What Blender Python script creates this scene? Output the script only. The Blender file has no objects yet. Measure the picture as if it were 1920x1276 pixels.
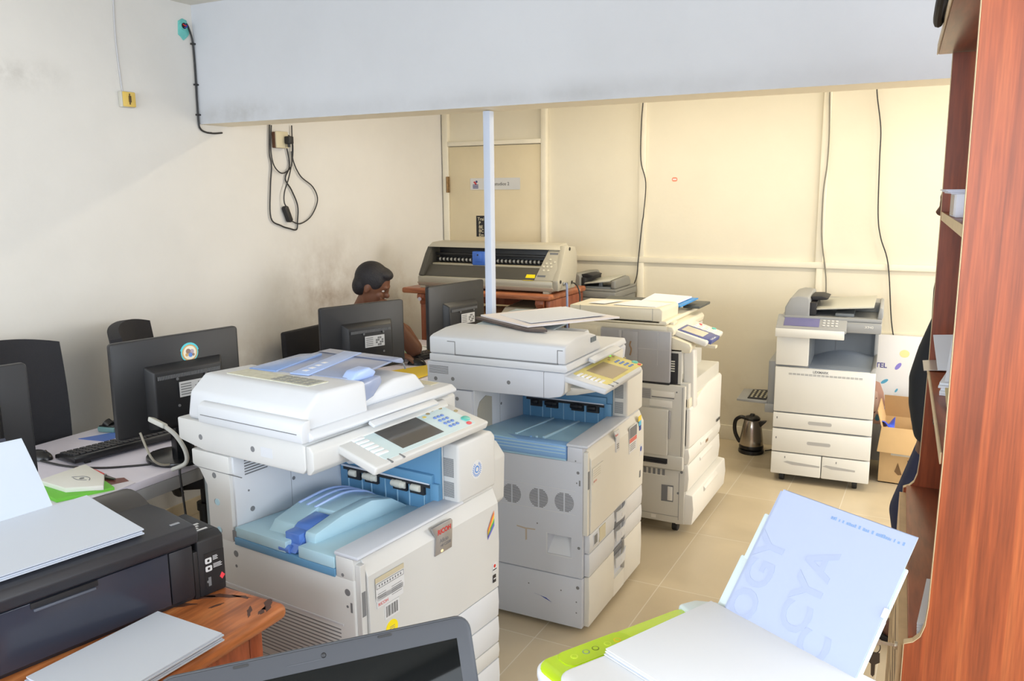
import bpy, bmesh, math, random
from mathutils import Vector, Matrix, Euler
random.seed(7)
SC = bpy.context.scene
COL = SC.collection
R = math.radians
PI = math.pi

# ---------------------------------------------------------------- materials
def lin(c):
    o = []
    for v in c:
        v /= 255.0
        o.append(v / 12.92 if v <= .04045 else ((v + .055) / 1.055) ** 2.4)
    return tuple(o) + (1.0,)

MATS = {}
def mat(name, c, rough=.5, metal=0, var=0.0, scale=6.0, bump=0.0, bscale=60.0, spec=.5, trans=0.0, alpha=1.0, emit=0.0, stretch=None, coat=0.0):
    if name in MATS: return MATS[name]
    m = bpy.data.materials.new(name); m.use_nodes = True
    nt = m.node_tree; N = nt.nodes; Lk = nt.links
    b = N['Principled BSDF']
    b.inputs['Base Color'].default_value = lin(c)
    b.inputs['Roughness'].default_value = rough
    b.inputs['Metallic'].default_value = metal
    b.inputs['Specular IOR Level'].default_value = spec
    b.inputs['Transmission Weight'].default_value = trans
    b.inputs['Alpha'].default_value = alpha
    b.inputs['Coat Weight'].default_value = coat
    if emit:
        b.inputs['Emission Color'].default_value = lin(c); b.inputs['Emission Strength'].default_value = emit
    tc = N.new('ShaderNodeTexCoord')
    src = tc.outputs['Object']
    if stretch:
        mp = N.new('ShaderNodeMapping'); mp.inputs['Scale'].default_value = stretch
        Lk.new(src, mp.inputs['Vector']); src = mp.outputs['Vector']
    if var:
        n = N.new('ShaderNodeTexNoise'); n.inputs['Scale'].default_value = scale; n.inputs['Detail'].default_value = 4
        Lk.new(src, n.inputs['Vector'])
        r = N.new('ShaderNodeMapRange'); r.inputs['From Min'].default_value = .3; r.inputs['From Max'].default_value = .7
        r.inputs['To Min'].default_value = 1 - var; r.inputs['To Max'].default_value = 1 + var * .5
        Lk.new(n.outputs['Fac'], r.inputs['Value'])
        mx = N.new('ShaderNodeMix'); mx.data_type = 'RGBA'; mx.blend_type = 'MULTIPLY'; mx.inputs[0].default_value = 1
        mx.inputs[6].default_value = lin(c); Lk.new(r.outputs[0], mx.inputs[7])
        Lk.new(mx.outputs[2], b.inputs['Base Color'])
    if bump:
        n2 = N.new('ShaderNodeTexNoise'); n2.inputs['Scale'].default_value = bscale; n2.inputs['Detail'].default_value = 3
        Lk.new(src, n2.inputs['Vector'])
        bp = N.new('ShaderNodeBump'); bp.inputs['Strength'].default_value = bump; bp.inputs['Distance'].default_value = .01
        Lk.new(n2.outputs['Fac'], bp.inputs['Height']); Lk.new(bp.outputs[0], b.inputs['Normal'])
    MATS[name] = m
    return m

def ramp_node(N, stops):
    r = N.new('ShaderNodeValToRGB'); e = r.color_ramp.elements
    while len(e) < len(stops): e.new(.5)
    for el, (p, c) in zip(e, stops): el.position = p; el.color = lin(c)
    return r

def wood(name, c0, c1, c2, axis_scale=(14, 14, 1.2), rough=.4, dist=1.5):
    if name in MATS: return MATS[name]
    m = bpy.data.materials.new(name); m.use_nodes = True
    nt = m.node_tree; N = nt.nodes; Lk = nt.links; b = N['Principled BSDF']
    tc = N.new('ShaderNodeTexCoord'); mp = N.new('ShaderNodeMapping'); mp.inputs['Scale'].default_value = axis_scale
    Lk.new(tc.outputs['Object'], mp.inputs['Vector'])
    n = N.new('ShaderNodeTexNoise'); n.inputs['Scale'].default_value = 1.0; n.inputs['Detail'].default_value = 6; n.inputs['Distortion'].default_value = dist
    Lk.new(mp.outputs['Vector'], n.inputs['Vector'])
    r = ramp_node(N, [(.3, c0), (.5, c1), (.68, c2)])
    Lk.new(n.outputs['Fac'], r.inputs['Fac']); 
    n3 = N.new('ShaderNodeTexNoise'); n3.inputs['Scale'].default_value = 9.0; n3.inputs['Detail'].default_value = 5
    Lk.new(mp.outputs['Vector'], n3.inputs['Vector'])
    mr = N.new('ShaderNodeMapRange'); mr.inputs['From Min'].default_value = .35; mr.inputs['From Max'].default_value = .65; mr.inputs['To Min'].default_value = .78; mr.inputs['To Max'].default_value = 1.08
    Lk.new(n3.outputs['Fac'], mr.inputs['Value'])
    mx = N.new('ShaderNodeMix'); mx.data_type = 'RGBA'; mx.blend_type = 'MULTIPLY'; mx.inputs[0].default_value = 1
    Lk.new(r.outputs['Color'], mx.inputs[6]); Lk.new(mr.outputs[0], mx.inputs[7])
    Lk.new(mx.outputs[2], b.inputs['Base Color'])
    b.inputs['Roughness'].default_value = rough
    MATS[name] = m
    return m

# ---------------------------------------------------------------- mesh builder
class B:
    def __init__(s): s.bm = bmesh.new()
    def _merge(s, t, bev=0, seg=2, mi=0, mtx=None):
        if bev:
            bmesh.ops.remove_doubles(t, verts=t.verts[:], dist=1e-6)
            bmesh.ops.recalc_face_normals(t, faces=t.faces[:])
            ed = [e for e in t.edges if len(e.link_faces) == 2 and e.calc_face_angle(0) > .5]
            bmesh.ops.bevel(t, geom=ed, offset=bev, segments=seg, profile=.5, affect='EDGES', clamp_overlap=True)
        if mtx is not None: bmesh.ops.transform(t, matrix=mtx, verts=t.verts[:])
        for f in t.faces: f.material_index = mi
        bmesh.ops.recalc_face_normals(t, faces=t.faces[:])
        me = bpy.data.meshes.new('t'); t.to_mesh(me); t.free()
        s.bm.from_mesh(me); bpy.data.meshes.remove(me)
        return s
    def box(s, x0, x1, y0, y1, z0, z1, bev=0, seg=2, mi=0, mtx=None):
        t = bmesh.new()
        v = [t.verts.new(p) for p in ((x0,y0,z0),(x1,y0,z0),(x1,y1,z0),(x0,y1,z0),(x0,y0,z1),(x1,y0,z1),(x1,y1,z1),(x0,y1,z1))]
        for f in ((0,1,2,3),(4,5,6,7),(0,1,5,4),(1,2,6,5),(2,3,7,6),(3,0,4,7)): t.faces.new([v[i] for i in f])
        return s._merge(t, bev, seg, mi, mtx)
    def prism(s, pts, axis, a, b, bev=0, seg=2, mi=0, mtx=None):
        # pts: 2-D outline; axis 'x': (y,z) ; 'y': (x,z) ; 'z': (x,y)
        t = bmesh.new()
        def P(p, h): return {'x': (h,p[0],p[1]), 'y': (p[0],h,p[1]), 'z': (p[0],p[1],h)}[axis]
        A = [t.verts.new(P(p, a)) for p in pts]; Bv = [t.verts.new(P(p, b)) for p in pts]
        t.faces.new(A); t.faces.new(Bv)
        n = len(pts)
        for i in range(n): t.faces.new((A[i], A[(i+1)%n], Bv[(i+1)%n], Bv[i]))
        return s._merge(t, bev, seg, mi, mtx)
    def hexa(s, p, bev=0, seg=2, mi=0):
        # 8 free corners, ordered as box()
        t = bmesh.new(); v = [t.verts.new(q) for q in p]
        for f in ((0,1,2,3),(4,5,6,7),(0,1,5,4),(1,2,6,5),(2,3,7,6),(3,0,4,7)): t.faces.new([v[i] for i in f])
        return s._merge(t, bev, seg, mi)
    def cyl(s, p0, p1, r, n=20, r1=None, mi=0, bev=0):
        p0 = Vector(p0); p1 = Vector(p1); d = p1 - p0
        t = bmesh.new()
        bmesh.ops.create_cone(t, cap_ends=True, segments=n, radius1=r, radius2=r if r1 is None else r1, depth=d.length)
        q = d.to_track_quat('Z', 'Y').to_matrix().to_4x4()
        return s._merge(t, bev, 2, mi, Matrix.Translation((p0+p1)/2) @ q)
    def tube(s, pts, r, n=8, mi=0, smooth=True, closed=False):
        P = [Vector(p) for p in pts]
        if smooth and len(P) > 2:
            Q = []
            for i in range(len(P)-1):
                p0 = P[max(i-1,0)]; p1 = P[i]; p2 = P[i+1]; p3 = P[min(i+2,len(P)-1)]
                for k in range(6):
                    u = k/6
                    Q.append(.5*((2*p1)+(p2-p0)*u+(2*p0-5*p1+4*p2-p3)*u*u+(3*p1-p0-3*p2+p3)*u**3))
            Q.append(P[-1]); P = Q
        t = bmesh.new(); rings = []
        up = None
        for i, p in enumerate(P):
            d = (P[min(i+1,len(P)-1)] - P[max(i-1,0)])
            if d.length < 1e-9: d = Vector((0,0,1))
            d.normalize()
            if up is None:
                up = d.orthogonal().normalized()
            up = (up - d*up.dot(d))
            if up.length < 1e-6: up = d.orthogonal()
            up.normalize(); sd = d.cross(up)
            rr = r(i/(len(P)-1)) if callable(r) else r
            rings.append([t.verts.new(p + (up*math.cos(a)+sd*math.sin(a))*rr) for a in [2*PI*k/n for k in range(n)]])
        for i in range(len(rings)-1):
            for k in range(n): t.faces.new((rings[i][k], rings[i][(k+1)%n], rings[i+1][(k+1)%n], rings[i+1][k]))
        t.faces.new(rings[0]); t.faces.new(rings[-1])
        return s._merge(t, 0, 2, mi)
    def lathe(s, prof, c=(0,0,0), n=32, mi=0, mtx=None):
        t = bmesh.new(); rings = []
        for r, z in prof:
            if r < 1e-6: rings.append([t.verts.new((c[0],c[1],c[2]+z))])
            else: rings.append([t.verts.new((c[0]+r*math.cos(2*PI*k/n), c[1]+r*math.sin(2*PI*k/n), c[2]+z)) for k in range(n)])
        for i in range(len(rings)-1):
            A, Bv = rings[i], rings[i+1]
            for k in range(n):
                a = [A[k%len(A)], A[(k+1)%len(A)], Bv[(k+1)%len(Bv)], Bv[k%len(Bv)]]
                u = []
                for q in a:
                    if q not in u: u.append(q)
                if len(u) > 2: t.faces.new(u)
        return s._merge(t, 0, 2, mi, mtx)
    def ell(s, c, r, n=24, m=14, mi=0, mtx=None):
        t = bmesh.new(); bmesh.ops.create_uvsphere(t, u_segments=n, v_segments=m, radius=1)
        M = Matrix.Translation(c) @ Matrix.Diagonal((r[0], r[1], r[2], 1))
        if mtx is not None: M = mtx @ M
        return s._merge(t, 0, 2, mi, M)
    def grid(s, fn, nu, nv, th=.0006, mi=0):
        # curved sheet fn(u,v)->point with thickness along its normal
        t = bmesh.new()
        P = [[Vector(fn(i/nu, j/nv)) for j in range(nv+1)] for i in range(nu+1)]
        def nrm(i, j):
            a = P[min(i+1,nu)][j]-P[max(i-1,0)][j]; b = P[i][min(j+1,nv)]-P[i][max(j-1,0)]
            n = a.cross(b); return n.normalized() if n.length > 1e-12 else Vector((0,0,1))
        T = [[t.verts.new(P[i][j]+nrm(i,j)*th) for j in range(nv+1)] for i in range(nu+1)]
        Bt = [[t.verts.new(P[i][j]) for j in range(nv+1)] for i in range(nu+1)]
        for i in range(nu):
            for j in range(nv):
                t.faces.new((T[i][j],T[i+1][j],T[i+1][j+1],T[i][j+1])); t.faces.new((Bt[i][j],Bt[i][j+1],Bt[i+1][j+1],Bt[i+1][j]))
        for i in range(nu):
            t.faces.new((T[i][0],Bt[i][0],Bt[i+1][0],T[i+1][0])); t.faces.new((T[i][nv],T[i+1][nv],Bt[i+1][nv],Bt[i][nv]))
        for j in range(nv):
            t.faces.new((T[0][j],T[0][j+1],Bt[0][j+1],Bt[0][j])); t.faces.new((T[nu][j],Bt[nu][j],Bt[nu][j+1],T[nu][j+1]))
        return s._merge(t, 0, 2, mi)
    def out(s, name, mats, parent=None, sharp=38, loc=None, rot=None):
        me = bpy.data.meshes.new(name); s.bm.to_mesh(me); s.bm.free()
        for m in (mats if isinstance(mats, (list, tuple)) else [mats]): me.materials.append(m)
        for p in me.polygons: p.use_smooth = True
        me.set_sharp_from_angle(angle=R(sharp))
        o = bpy.data.objects.new(name, me); COL.objects.link(o)
        if parent: o.parent = parent
        if loc: o.location = loc
        if rot: o.rotation_euler = rot
        return o

def rrect(w, h, r, n=5, cx=0, cy=0):
    pts = []
    for (sx, sy, a0) in ((1,1,0),(-1,1,90),(-1,-1,180),(1,-1,270)):
        for k in range(n+1):
            a = R(a0 + 90*k/n); pts.append((cx+sx*(w/2-r)+r*math.cos(a), cy+sy*(h/2-r)+r*math.sin(a)))
    return pts

def tag(o, label, cat, group=None):
    o['label'] = label; o['category'] = cat
    if group: o['group'] = group
    return o
def empty(name, loc, rz=0, label=None, cat=None, group=None):
    o = bpy.data.objects.new(name, None); COL.objects.link(o); o.location = loc; o.rotation_euler = (0, 0, R(rz)); o.empty_display_size = .1
    if label: tag(o, label, cat, group)
    return o
def struct(o): o['kind'] = 'structure'; return o

def basis(loc, xd, yd):
    x = Vector(xd).normalized(); y = Vector(yd).normalized(); z = x.cross(y)
    m = Matrix((x, y, z)).transposed().to_4x4(); m.translation = Vector(loc); return m
def text(body, size, m, loc, xd, yd, parent=None, name='lettering', align='LEFT', ext=.0002, bold=0.0):
    cu = bpy.data.curves.new('txt', 'FONT'); cu.body = body; cu.size = size; cu.extrude = ext; cu.align_x = align; cu.resolution_u = 3; cu.offset = bold
    t = bpy.data.objects.new('txt', cu); COL.objects.link(t)
    bpy.context.view_layer.update()
    me = bpy.data.meshes.new_from_object(t.evaluated_get(bpy.context.evaluated_depsgraph_get()))
    bpy.data.objects.remove(t); bpy.data.curves.remove(cu)
    me.name = name; me.materials.clear(); me.materials.append(m)
    me.transform(basis(loc, xd, yd))
    o = bpy.data.objects.new(name, me); COL.objects.link(o)
    if parent: o.parent = parent
    return o
# ---------------------------------------------------------------- room
XL, YB, ZC, XR, YF = -3.495, 5.585, 2.64, 2.4, -2.4

def wall_mat(name, c, dirt=None):
    m = bpy.data.materials.new(name); m.use_nodes = True
    nt = m.node_tree; N = nt.nodes; Lk = nt.links; b = N['Principled BSDF']; b.inputs['Roughness'].default_value = .75
    b.inputs['Specular IOR Level'].default_value = .25
    tc = N.new('ShaderNodeTexCoord')
    n = N.new('ShaderNodeTexNoise'); n.inputs['Scale'].default_value = 1.6; n.inputs['Detail'].default_value = 7; n.inputs['Roughness'].default_value = .6
    Lk.new(tc.outputs['Object'], n.inputs['Vector'])
    r = ramp_node(N, [(.3, tuple(v*.975 for v in c)), (.6, c)])
    Lk.new(n.outputs['Fac'], r.inputs['Fac'])
    last = r.outputs['Color']
    for (cen, rad, col, lo, hi, sc) in (dirt or []):
        mp = N.new('ShaderNodeMapping'); mp.vector_type = 'POINT'
        mp.inputs['Scale'].default_value = tuple(1/v for v in rad)
        mp.inputs['Location'].default_value = tuple(-cc/v for cc, v in zip(cen, rad))
        Lk.new(tc.outputs['Object'], mp.inputs['Vector'])
        g = N.new('ShaderNodeTexGradient'); g.gradient_type = 'QUADRATIC_SPHERE'; Lk.new(mp.outputs[0], g.inputs['Vector'])
        n2 = N.new('ShaderNodeTexNoise'); n2.inputs['Scale'].default_value = sc; n2.inputs['Detail'].default_value = 9; n2.inputs['Roughness'].default_value = .65
        Lk.new(tc.outputs['Object'], n2.inputs['Vector'])
        mr = N.new('ShaderNodeMapRange'); mr.inputs['From Min'].default_value = lo; mr.inputs['From Max'].default_value = hi
        Lk.new(n2.outputs['Fac'], mr.inputs['Value'])
        mu = N.new('ShaderNodeMath'); mu.operation = 'MULTIPLY'; Lk.new(g.outputs['Fac'], mu.inputs[0]); Lk.new(mr.outputs[0], mu.inputs[1])
        mx = N.new('ShaderNodeMix'); mx.data_type = 'RGBA'; mx.clamp_factor = True
        Lk.new(mu.outputs[0], mx.inputs[0]); Lk.new(last, mx.inputs[6]); mx.inputs[7].default_value = lin(col); last = mx.outputs[2]
    Lk.new(last, b.inputs['Base Color'])
    n3 = N.new('ShaderNodeTexNoise'); n3.inputs['Scale'].default_value = 9; n3.inputs['Detail'].default_value = 8
    Lk.new(tc.outputs['Object'], n3.inputs['Vector'])
    bp = N.new('ShaderNodeBump'); bp.inputs['Strength'].default_value = .12; bp.inputs['Distance'].default_value = .02
    Lk.new(n3.outputs['Fac'], bp.inputs['Height']); Lk.new(bp.outputs[0], b.inputs['Normal'])
    return m

WL = wall_mat('wall_plaster', (222, 220, 216), [((XL, 4.15, 1.05), (.5, .85, .65), (120, 88, 52), .34, .85, 5.0),
      ((XL, 3.2, .75), (.5, .9, .42), (140, 108, 70), .40, .90, 4.0),
      ((XL, 2.2, 2.2), (.3, .5, .12), (150, 145, 138), .4, .85, 7.0),
      ((XL, 4.9, .95), (.3, .5, .5), (150, 112, 66), .45, .95, 6.0)])
WB = wall_mat('wall_board_cream', (226, 219, 200), [((-1.0, YB, .3), (1.6, .3, .35), (170, 150, 110), .5, 1.0, 4.0)])
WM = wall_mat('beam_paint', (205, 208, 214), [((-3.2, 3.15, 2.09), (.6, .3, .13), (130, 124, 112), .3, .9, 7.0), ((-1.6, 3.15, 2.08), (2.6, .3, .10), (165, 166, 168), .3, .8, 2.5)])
CEI = mat('ceiling_paint', (222, 218, 208), .8, var=.08, scale=3)
TRIM = mat('trim_cream', (230, 223, 204), .5, var=.05, scale=8)

def floor_mat():
    m = bpy.data.materials.new('floor_tiles'); m.use_nodes = True
    nt = m.node_tree; N = nt.nodes; Lk = nt.links; b = N['Principled BSDF']
    tc = N.new('ShaderNodeTexCoord'); mp = N.new('ShaderNodeMapping'); mp.inputs['Location'].default_value = (1.003, -.155, 0)
    Lk.new(tc.outputs['Object'], mp.inputs['Vector'])
    br = N.new('ShaderNodeTexBrick'); br.offset = 0; br.squash = 1
    for k, v in (('Scale', 1), ('Mortar Size', .0022), ('Mortar Smooth', .2), ('Bias', 0), ('Brick Width', .2975), ('Row Height', .625)): br.inputs[k].default_value = v
    br.inputs['Color1'].default_value = lin((202, 188, 162)); br.inputs['Color2'].default_value = lin((195, 180, 153)); br.inputs['Mortar'].default_value = lin((216, 208, 192))
    Lk.new(mp.outputs[0], br.inputs['Vector'])
    n = N.new('ShaderNodeTexNoise'); n.inputs['Scale'].default_value = 2.2; n.inputs['Detail'].default_value = 7; n.inputs['Distortion'].default_value = .8
    Lk.new(tc.outputs['Object'], n.inputs['Vector'])
    mr = N.new('ShaderNodeMapRange'); mr.inputs['From Min'].default_value = .3; mr.inputs['From Max'].default_value = .7; mr.inputs['To Min'].default_value = .9; mr.inputs['To Max'].default_value = 1.04
    Lk.new(n.outputs['Fac'], mr.inputs['Value'])
    mx = N.new('ShaderNodeMix'); mx.data_type = 'RGBA'; mx.blend_type = 'MULTIPLY'; mx.inputs[0].default_value = 1
    Lk.new(br.outputs['Color'], mx.inputs[6]); Lk.new(mr.outputs[0], mx.inputs[7]); Lk.new(mx.outputs[2], b.inputs['Base Color'])
    b.inputs['Roughness'].default_value = .32
    bp = N.new('ShaderNodeBump'); bp.inputs['Strength'].default_value = .15; bp.inputs['Distance'].default_value = .002; bp.invert = True
    Lk.new(br.outputs['Fac'], bp.inputs['Height']); Lk.new(bp.outputs[0], b.inputs['Normal'])
    return m

struct(B().box(XL-.15, XR+.15, YF-.15, YB+.15, -.1, 0).out('floor', floor_mat()))
struct(B().box(XL-.15, XR+.15, YF-.15, YB+.15, ZC, ZC+.12).out('ceiling', CEI))
struct(B().box(XL-.15, XL, YF-.15, YB+.15, 0, ZC).out('wall_left', WL))
struct(B().box(XL, XR, YB, YB+.15, 0, ZC).out('wall_back', WB))
# right wall with two window openings, front wall with one wide window
wr = B(); z0, z1 = .95, 2.3
for a, b_ in ((YF-.15, -1.6), (1.3, 3.5), (5.35, YB)): wr.box(XR, XR+.15, a, b_, 0, ZC)
for a, b_ in ((-1.6, 1.3), (3.5, 5.35)): wr.box(XR, XR+.15, a, b_, 0, z0); wr.box(XR, XR+.15, a, b_, z1, ZC)
struct(wr.out('wall_right', WL))
wf = B(); wf.box(XL, -3.0, YF-.15, YF, 0, ZC).box(1.6, XR, YF-.15, YF, 0, ZC).box(-3.0, 1.6, YF-.15, YF, 0, .9).box(-3.0, 1.6, YF-.15, YF, 2.45, ZC)
struct(wf.out('wall_front', WL))
FRM = mat('window_frame_white', (225, 225, 222), .5)
def window(name, axis, c, a0, a1, z0, z1, n):
    w = B()
    def bx(p0, p1, q0, q1):
        if axis == 'x': w.box(c, c+.05, p0, p1, q0, q1)
        else: w.box(p0, p1, c, c+.05, q0, q1)
    bx(a0, a1, z0, z0+.04); bx(a0, a1, z1-.04, z1)
    for k in range(n+1):
        p = a0 + (a1-a0-.04)*k/n; bx(p, p+.04, z0+.04, z1-.04)
    return struct(w.out(name, FRM))
window('window_1', 'x', XR+.03, 3.5, 5.35, z0, z1, 3)
window('window_2', 'x', XR+.03, -1.6, 1.3, z0, z1, 4)
window('window_3', 'y', YF-.09, -3.0, 1.6, .9, 2.45, 5)

# the deep beam between the two halves of the room, and the post under it
YM, ZB = 3.195, 2.053
bm_ = B().box(XL, XR, YM, YM+.21, ZB, ZC).out('trim_1', [WM, mat('soffit_cream_bounce', (246, 236, 212), .5)]); struct(bm_)  # cream soffit paint, brightened to carry light bounced off the floor
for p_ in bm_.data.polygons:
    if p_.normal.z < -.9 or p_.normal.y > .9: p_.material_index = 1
post = B().box(-1.870, -1.836, YM+.12, YM+.16, 0, ZB-.004, .002)
struct(post.out('trim_2', mat('post_shade_blue', (196, 207, 228), .4)))  # blue of the post's shaded face is put into its colour
# board wall trims
t = B()
t.box(-3.44, XR, YB-.022, YB, 1.199, 1.238, .003)
struct(t.out('trim_3', TRIM))
t = B(); t.box(-1.915, -1.87, YB-.018, YB, .1, 1.199, .002).box(-1.915, -1.87, YB-.018, YB, 1.238, ZC, .002)
struct(t.out('trim_4', TRIM))
t = B(); t.box(-.725, -.685, YB-.018, YB, .1, 1.199, .002).box(-.735, -.69, YB-.018, YB, 1.238, ZC, .002)
struct(t.out('trim_5', TRIM))
t = B(); t.box(-.36, XR, YB-.018, YB, .79, .815, .002).box(.7, .74, YB-.018, YB, .815, 1.199, .002).box(.7, .74, YB-.018, YB, 1.238, ZC, .002)
struct(t.out('trim_6', TRIM))
t = B(); t.box(-2.6, XR, YB-.012, YB, 0, .1, .002)
struct(t.out('baseboard_back', TRIM))
struct(B().box(XL, XL+.012, YF, YB, 0, .09, .002).out('baseboard_left', mat('baseboard_worn', (216, 200, 170), .6, var=.2, scale=5)))
# door with its frame in the corner
DM = mat('door_paint', (218, 204, 172), .45, var=.05, scale=4)
d = struct(B().box(-3.435, -2.655, YB-.035, YB-.003, 0, 2.032, .002).out('door_1', DM))
f = B()
f.box(-3.485, -3.437, YB-.05, YB-.001, 0, ZC, .003).box(-2.648, -2.607, YB-.05, YB-.001, 0, ZC, .003).box(-3.437, -2.648, YB-.05, YB-.001, 2.036, 2.068, .003)
fo = f.out('door_frame', TRIM, d)
hg = B().cyl((-3.442, YB-.056, 1.69), (-3.442, YB-.056, 1.81), .006).box(-3.455, -3.43, YB-.052, YB-.036, 1.69, 1.81)
hg.out('hinge', mat('rusty_hinge', (150, 120, 80), .5, .4, var=.3, scale=60), d)
bo = B().box(-3.437, -2.648, YB-.012, YB-.002, 2.068, ZC).out('transom_panel', WB, d)
# ------- things fixed to the walls
INK = mat('ink_black', (28, 28, 32), .5)
INKR = mat('ink_red', (200, 40, 36), .5)
INKB = mat('ink_blue', (40, 70, 160), .5)
INKG = mat('ink_grey', (120, 122, 126), .5)
PAPER = mat('paper_white', (222, 226, 234), .7)
s = empty('door_sign', (-3.034, YB-.036, 1.752), 0, 'pale grey name plate with a small emblem fixed to the cream door', 'sign')
B().prism(rrect(.424, .086, .006), 'y', -.003, 0, mtx=None).out('plate', mat('plate_grey', (206, 206, 204), .4), s)
text('n studios 2', .034, INK, (-.028, -.0034, -.012), (1,0,0), (0,0,1), s)
e = B()
e.cyl((-.175,-.003,.012), (-.175,-.0036,.012), .008, mi=0).cyl((-.157,-.003,.017), (-.157,-.0036,.017), .009, mi=1).cyl((-.165,-.003,.003), (-.165,-.0036,.003), .008, mi=0)
for k in range(3): e.box(-.19, -.142, -.0036, -.003, -.033+k*.011, -.026+k*.011, mi=1)
e.out('emblem', [mat('emblem_red', (190, 60, 70), .5), mat('emblem_blue', (70, 70, 120), .5)], s)
s = empty('door_notice', (-3.09, YB-.036, 1.436), 0, 'black notice with cream lettering taped to the door behind the post', 'notice')
B().box(-.11, -.005, -.001, 0, -.079, .079).out('sheet', INK, s)
CRM = mat('lettering_cream', (236, 226, 196), .6)
for k, w_ in enumerate(('Trai', ' P', ' BE', ' BC', ' Em')):
    text(w_, .034, CRM, (-.098, -.0014, .043-k*.03), (1,0,0), (0,0,1), s)
st = B().prism(rrect(.038, .028, .012), 'y', -.001, 0, mi=0).box(-.012, .012, -.0014, -.0005, -.004, .004, mi=1)
tag(st.out('wall_sticker', [mat('sticker_orange', (238, 140, 110), .5), PAPER], loc=(-1.667, YB-.0005, 1.766)), 'tiny orange and white round sticker stuck high on the cream back wall', 'sticker')
# cables hanging down the back wall
CBL = mat('cable_black', (40, 40, 42), .5)
CBG = mat('cable_grey', (120, 116, 104), .5)
CBW = mat('cable_white', (226, 226, 226), .45)
def wcable(name, pts, off, r, m, label, zend=None):
    o = B().tube([(x, YB-off, z) for x, z in pts], r, 8).out(name, m); return tag(o, label, 'cable')
wcable('wall_cable', [(-1.892,2.4),(-1.892,2.288),(-1.901,2.148),(-1.9,1.899),(-1.862,1.747),(-1.873,1.537),(-1.883,1.464),(-1.905,1.22),(-1.915,1.1),(-1.948,.987),(-1.96,.75)], .026, .0036, CBL, 'thin dark cable kinking down the batten nearest the door')
wcable('wall_cable', [(-.702,2.4),(-.702,2.254),(-.692,2.031),(-.694,1.838),(-.707,1.675),(-.702,1.409),(-.672,1.208),(-.66,1.107),(-.655,.95)], .026, .0042, CBG, 'pale dirty cable running down the batten behind the grey topped copier')
wcable('wall_cable', [(-.44,2.4),(-.437,2.261),(-.403,2.051),(-.397,1.863),(-.385,1.544),(-.361,1.399),(-.309,1.237),(-.268,.892),(-.233,.727),(-.187,.494),(-.162,.3)], .03, .0038, CBL, 'long loose dark cable hanging to the right of the grey topped copier')
# left wall fittings
sw = empty('light_switch', (XL, 2.757, 2.138), 0, 'cream and yellow square wall switch below a thin surface cable', 'switch')
B().box(0, .028, -.036, .036, -.036, .036, .004).out('back_box', mat('switch_grey', (200, 198, 188), .5), sw)
B().box(.028, .036, -.034, .034, -.034, .034, .004).out('face_plate', mat('switch_yellow', (222, 190, 96), .4), sw)
B().box(.036, .041, -.006, .006, -.014, .016, .0015).box(.036, .0375, -.003, .003, -.024, .026).out('rocker', mat('switch_dark', (80, 62, 36), .5), sw)
tag(B().tube([(XL+.004, 2.742, 2.62), (XL+.004, 2.736, 2.5), (XL+.004, 2.734, 2.404), (XL+.004, 2.738, 2.29), (XL+.004, 2.745, 2.172)], .0035, 6).out('switch_cable', mat('cable_painted', (196, 196, 200), .6)), 'thin painted cable dropping from the ceiling to the yellow switch', 'cable')
jb = empty('junction_box', (XL, 3.135, 2.515), 0, 'open teal junction box on the upper left wall', 'junction box')
TEAL = mat('teal_paint', (112, 196, 190), .6, var=.12, scale=30)
B().prism([(-.035,-.03),(-.02,-.04),(-.005,-.055),(.02,-.035),(.032,-.02),(.03,.02),(.02,.045),(-.005,.05),(-.03,.035)], 'x', 0, .006, .001).out('painted_patch', TEAL, jb)
B().cyl((.006,-.004,.014), (.014,-.004,.014), .02, 18).out('box_rim', TEAL, jb)
B().cyl((.0142,-.004,.014), (.016,-.004,.014), .015, 16, mi=0).tube([(.016,-.012,.02),(.026,-.004,.012),(.02,.004,.018)], .003, 6, mi=1).tube([(.016,.0,.022),(.03,.002,.01),(.02,-.008,.004)], .003, 6, mi=2).out('wiring', [INK, INKR, INKB], jb)
jc = empty('junction_cable', (0, 0, 0), 0, 'black cable running from the teal box down the beam corner', 'cable')
B().tube([(XL+.022,3.140,2.538),(XL+.012,3.160,2.525),(XL+.009,3.180,2.475),(XL+.008,3.186,2.40),(XL+.008,3.186,2.3),(XL+.008,3.183,2.15),(XL+.008,3.184,2.06),(XL+.008,3.194,2.03),(XL+.007,3.225,2.016),(XL+.007,3.28,2.012),(XL+.007,3.34,2.018)], .0048, 8).out('cord', CBL, jc)
for (y_, z_) in ((3.183,2.45),(3.185,2.25),(3.184,2.1),(3.25,2.013)): B().box(XL+.0005, XL+.018, y_-.011, y_+.011, z_-.004, z_+.004, .001).out('clip', CBL, jc)
so = empty('wall_socket', (XL, 3.762, 2.0), 0, 'brown edged wall socket with a black plug under the beam', 'socket')
B().box(0, .03, -.045, .045, -.045, .045, .004).out('back_box', mat('socket_brown', (110, 72, 52), .6, var=.3, scale=40), so)
B().box(.03, .042, -.05, .048, -.046, .048, .004).out('face_plate', mat('socket_cream', (206, 196, 168), .5), so)
pl = B().box(.042, .082, .012, .05, -.022, .022, .006).cyl((.06,.03,-.02), (.06,.03,-.04), .008).out('plug', INK, so)
hc = empty('hanging_cord', (0, 0, 0), 0, 'tangled black power cords looping down from the wall socket', 'cord')
def lw(pts, o=.012): return [(XL+o, y, z) for y, z in pts]
B().tube(lw([(3.695,2.09),(3.68,1.93),(3.691,1.855),(3.672,1.734),(3.661,1.558),(3.74,1.51),(3.811,1.49),(3.87,1.481),(3.883,1.529),(3.891,1.624),(3.843,1.719),(3.798,1.781),(3.841,1.859),(3.822,1.97)]), .0043, 8).out('long_loop', CBL, hc)
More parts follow.
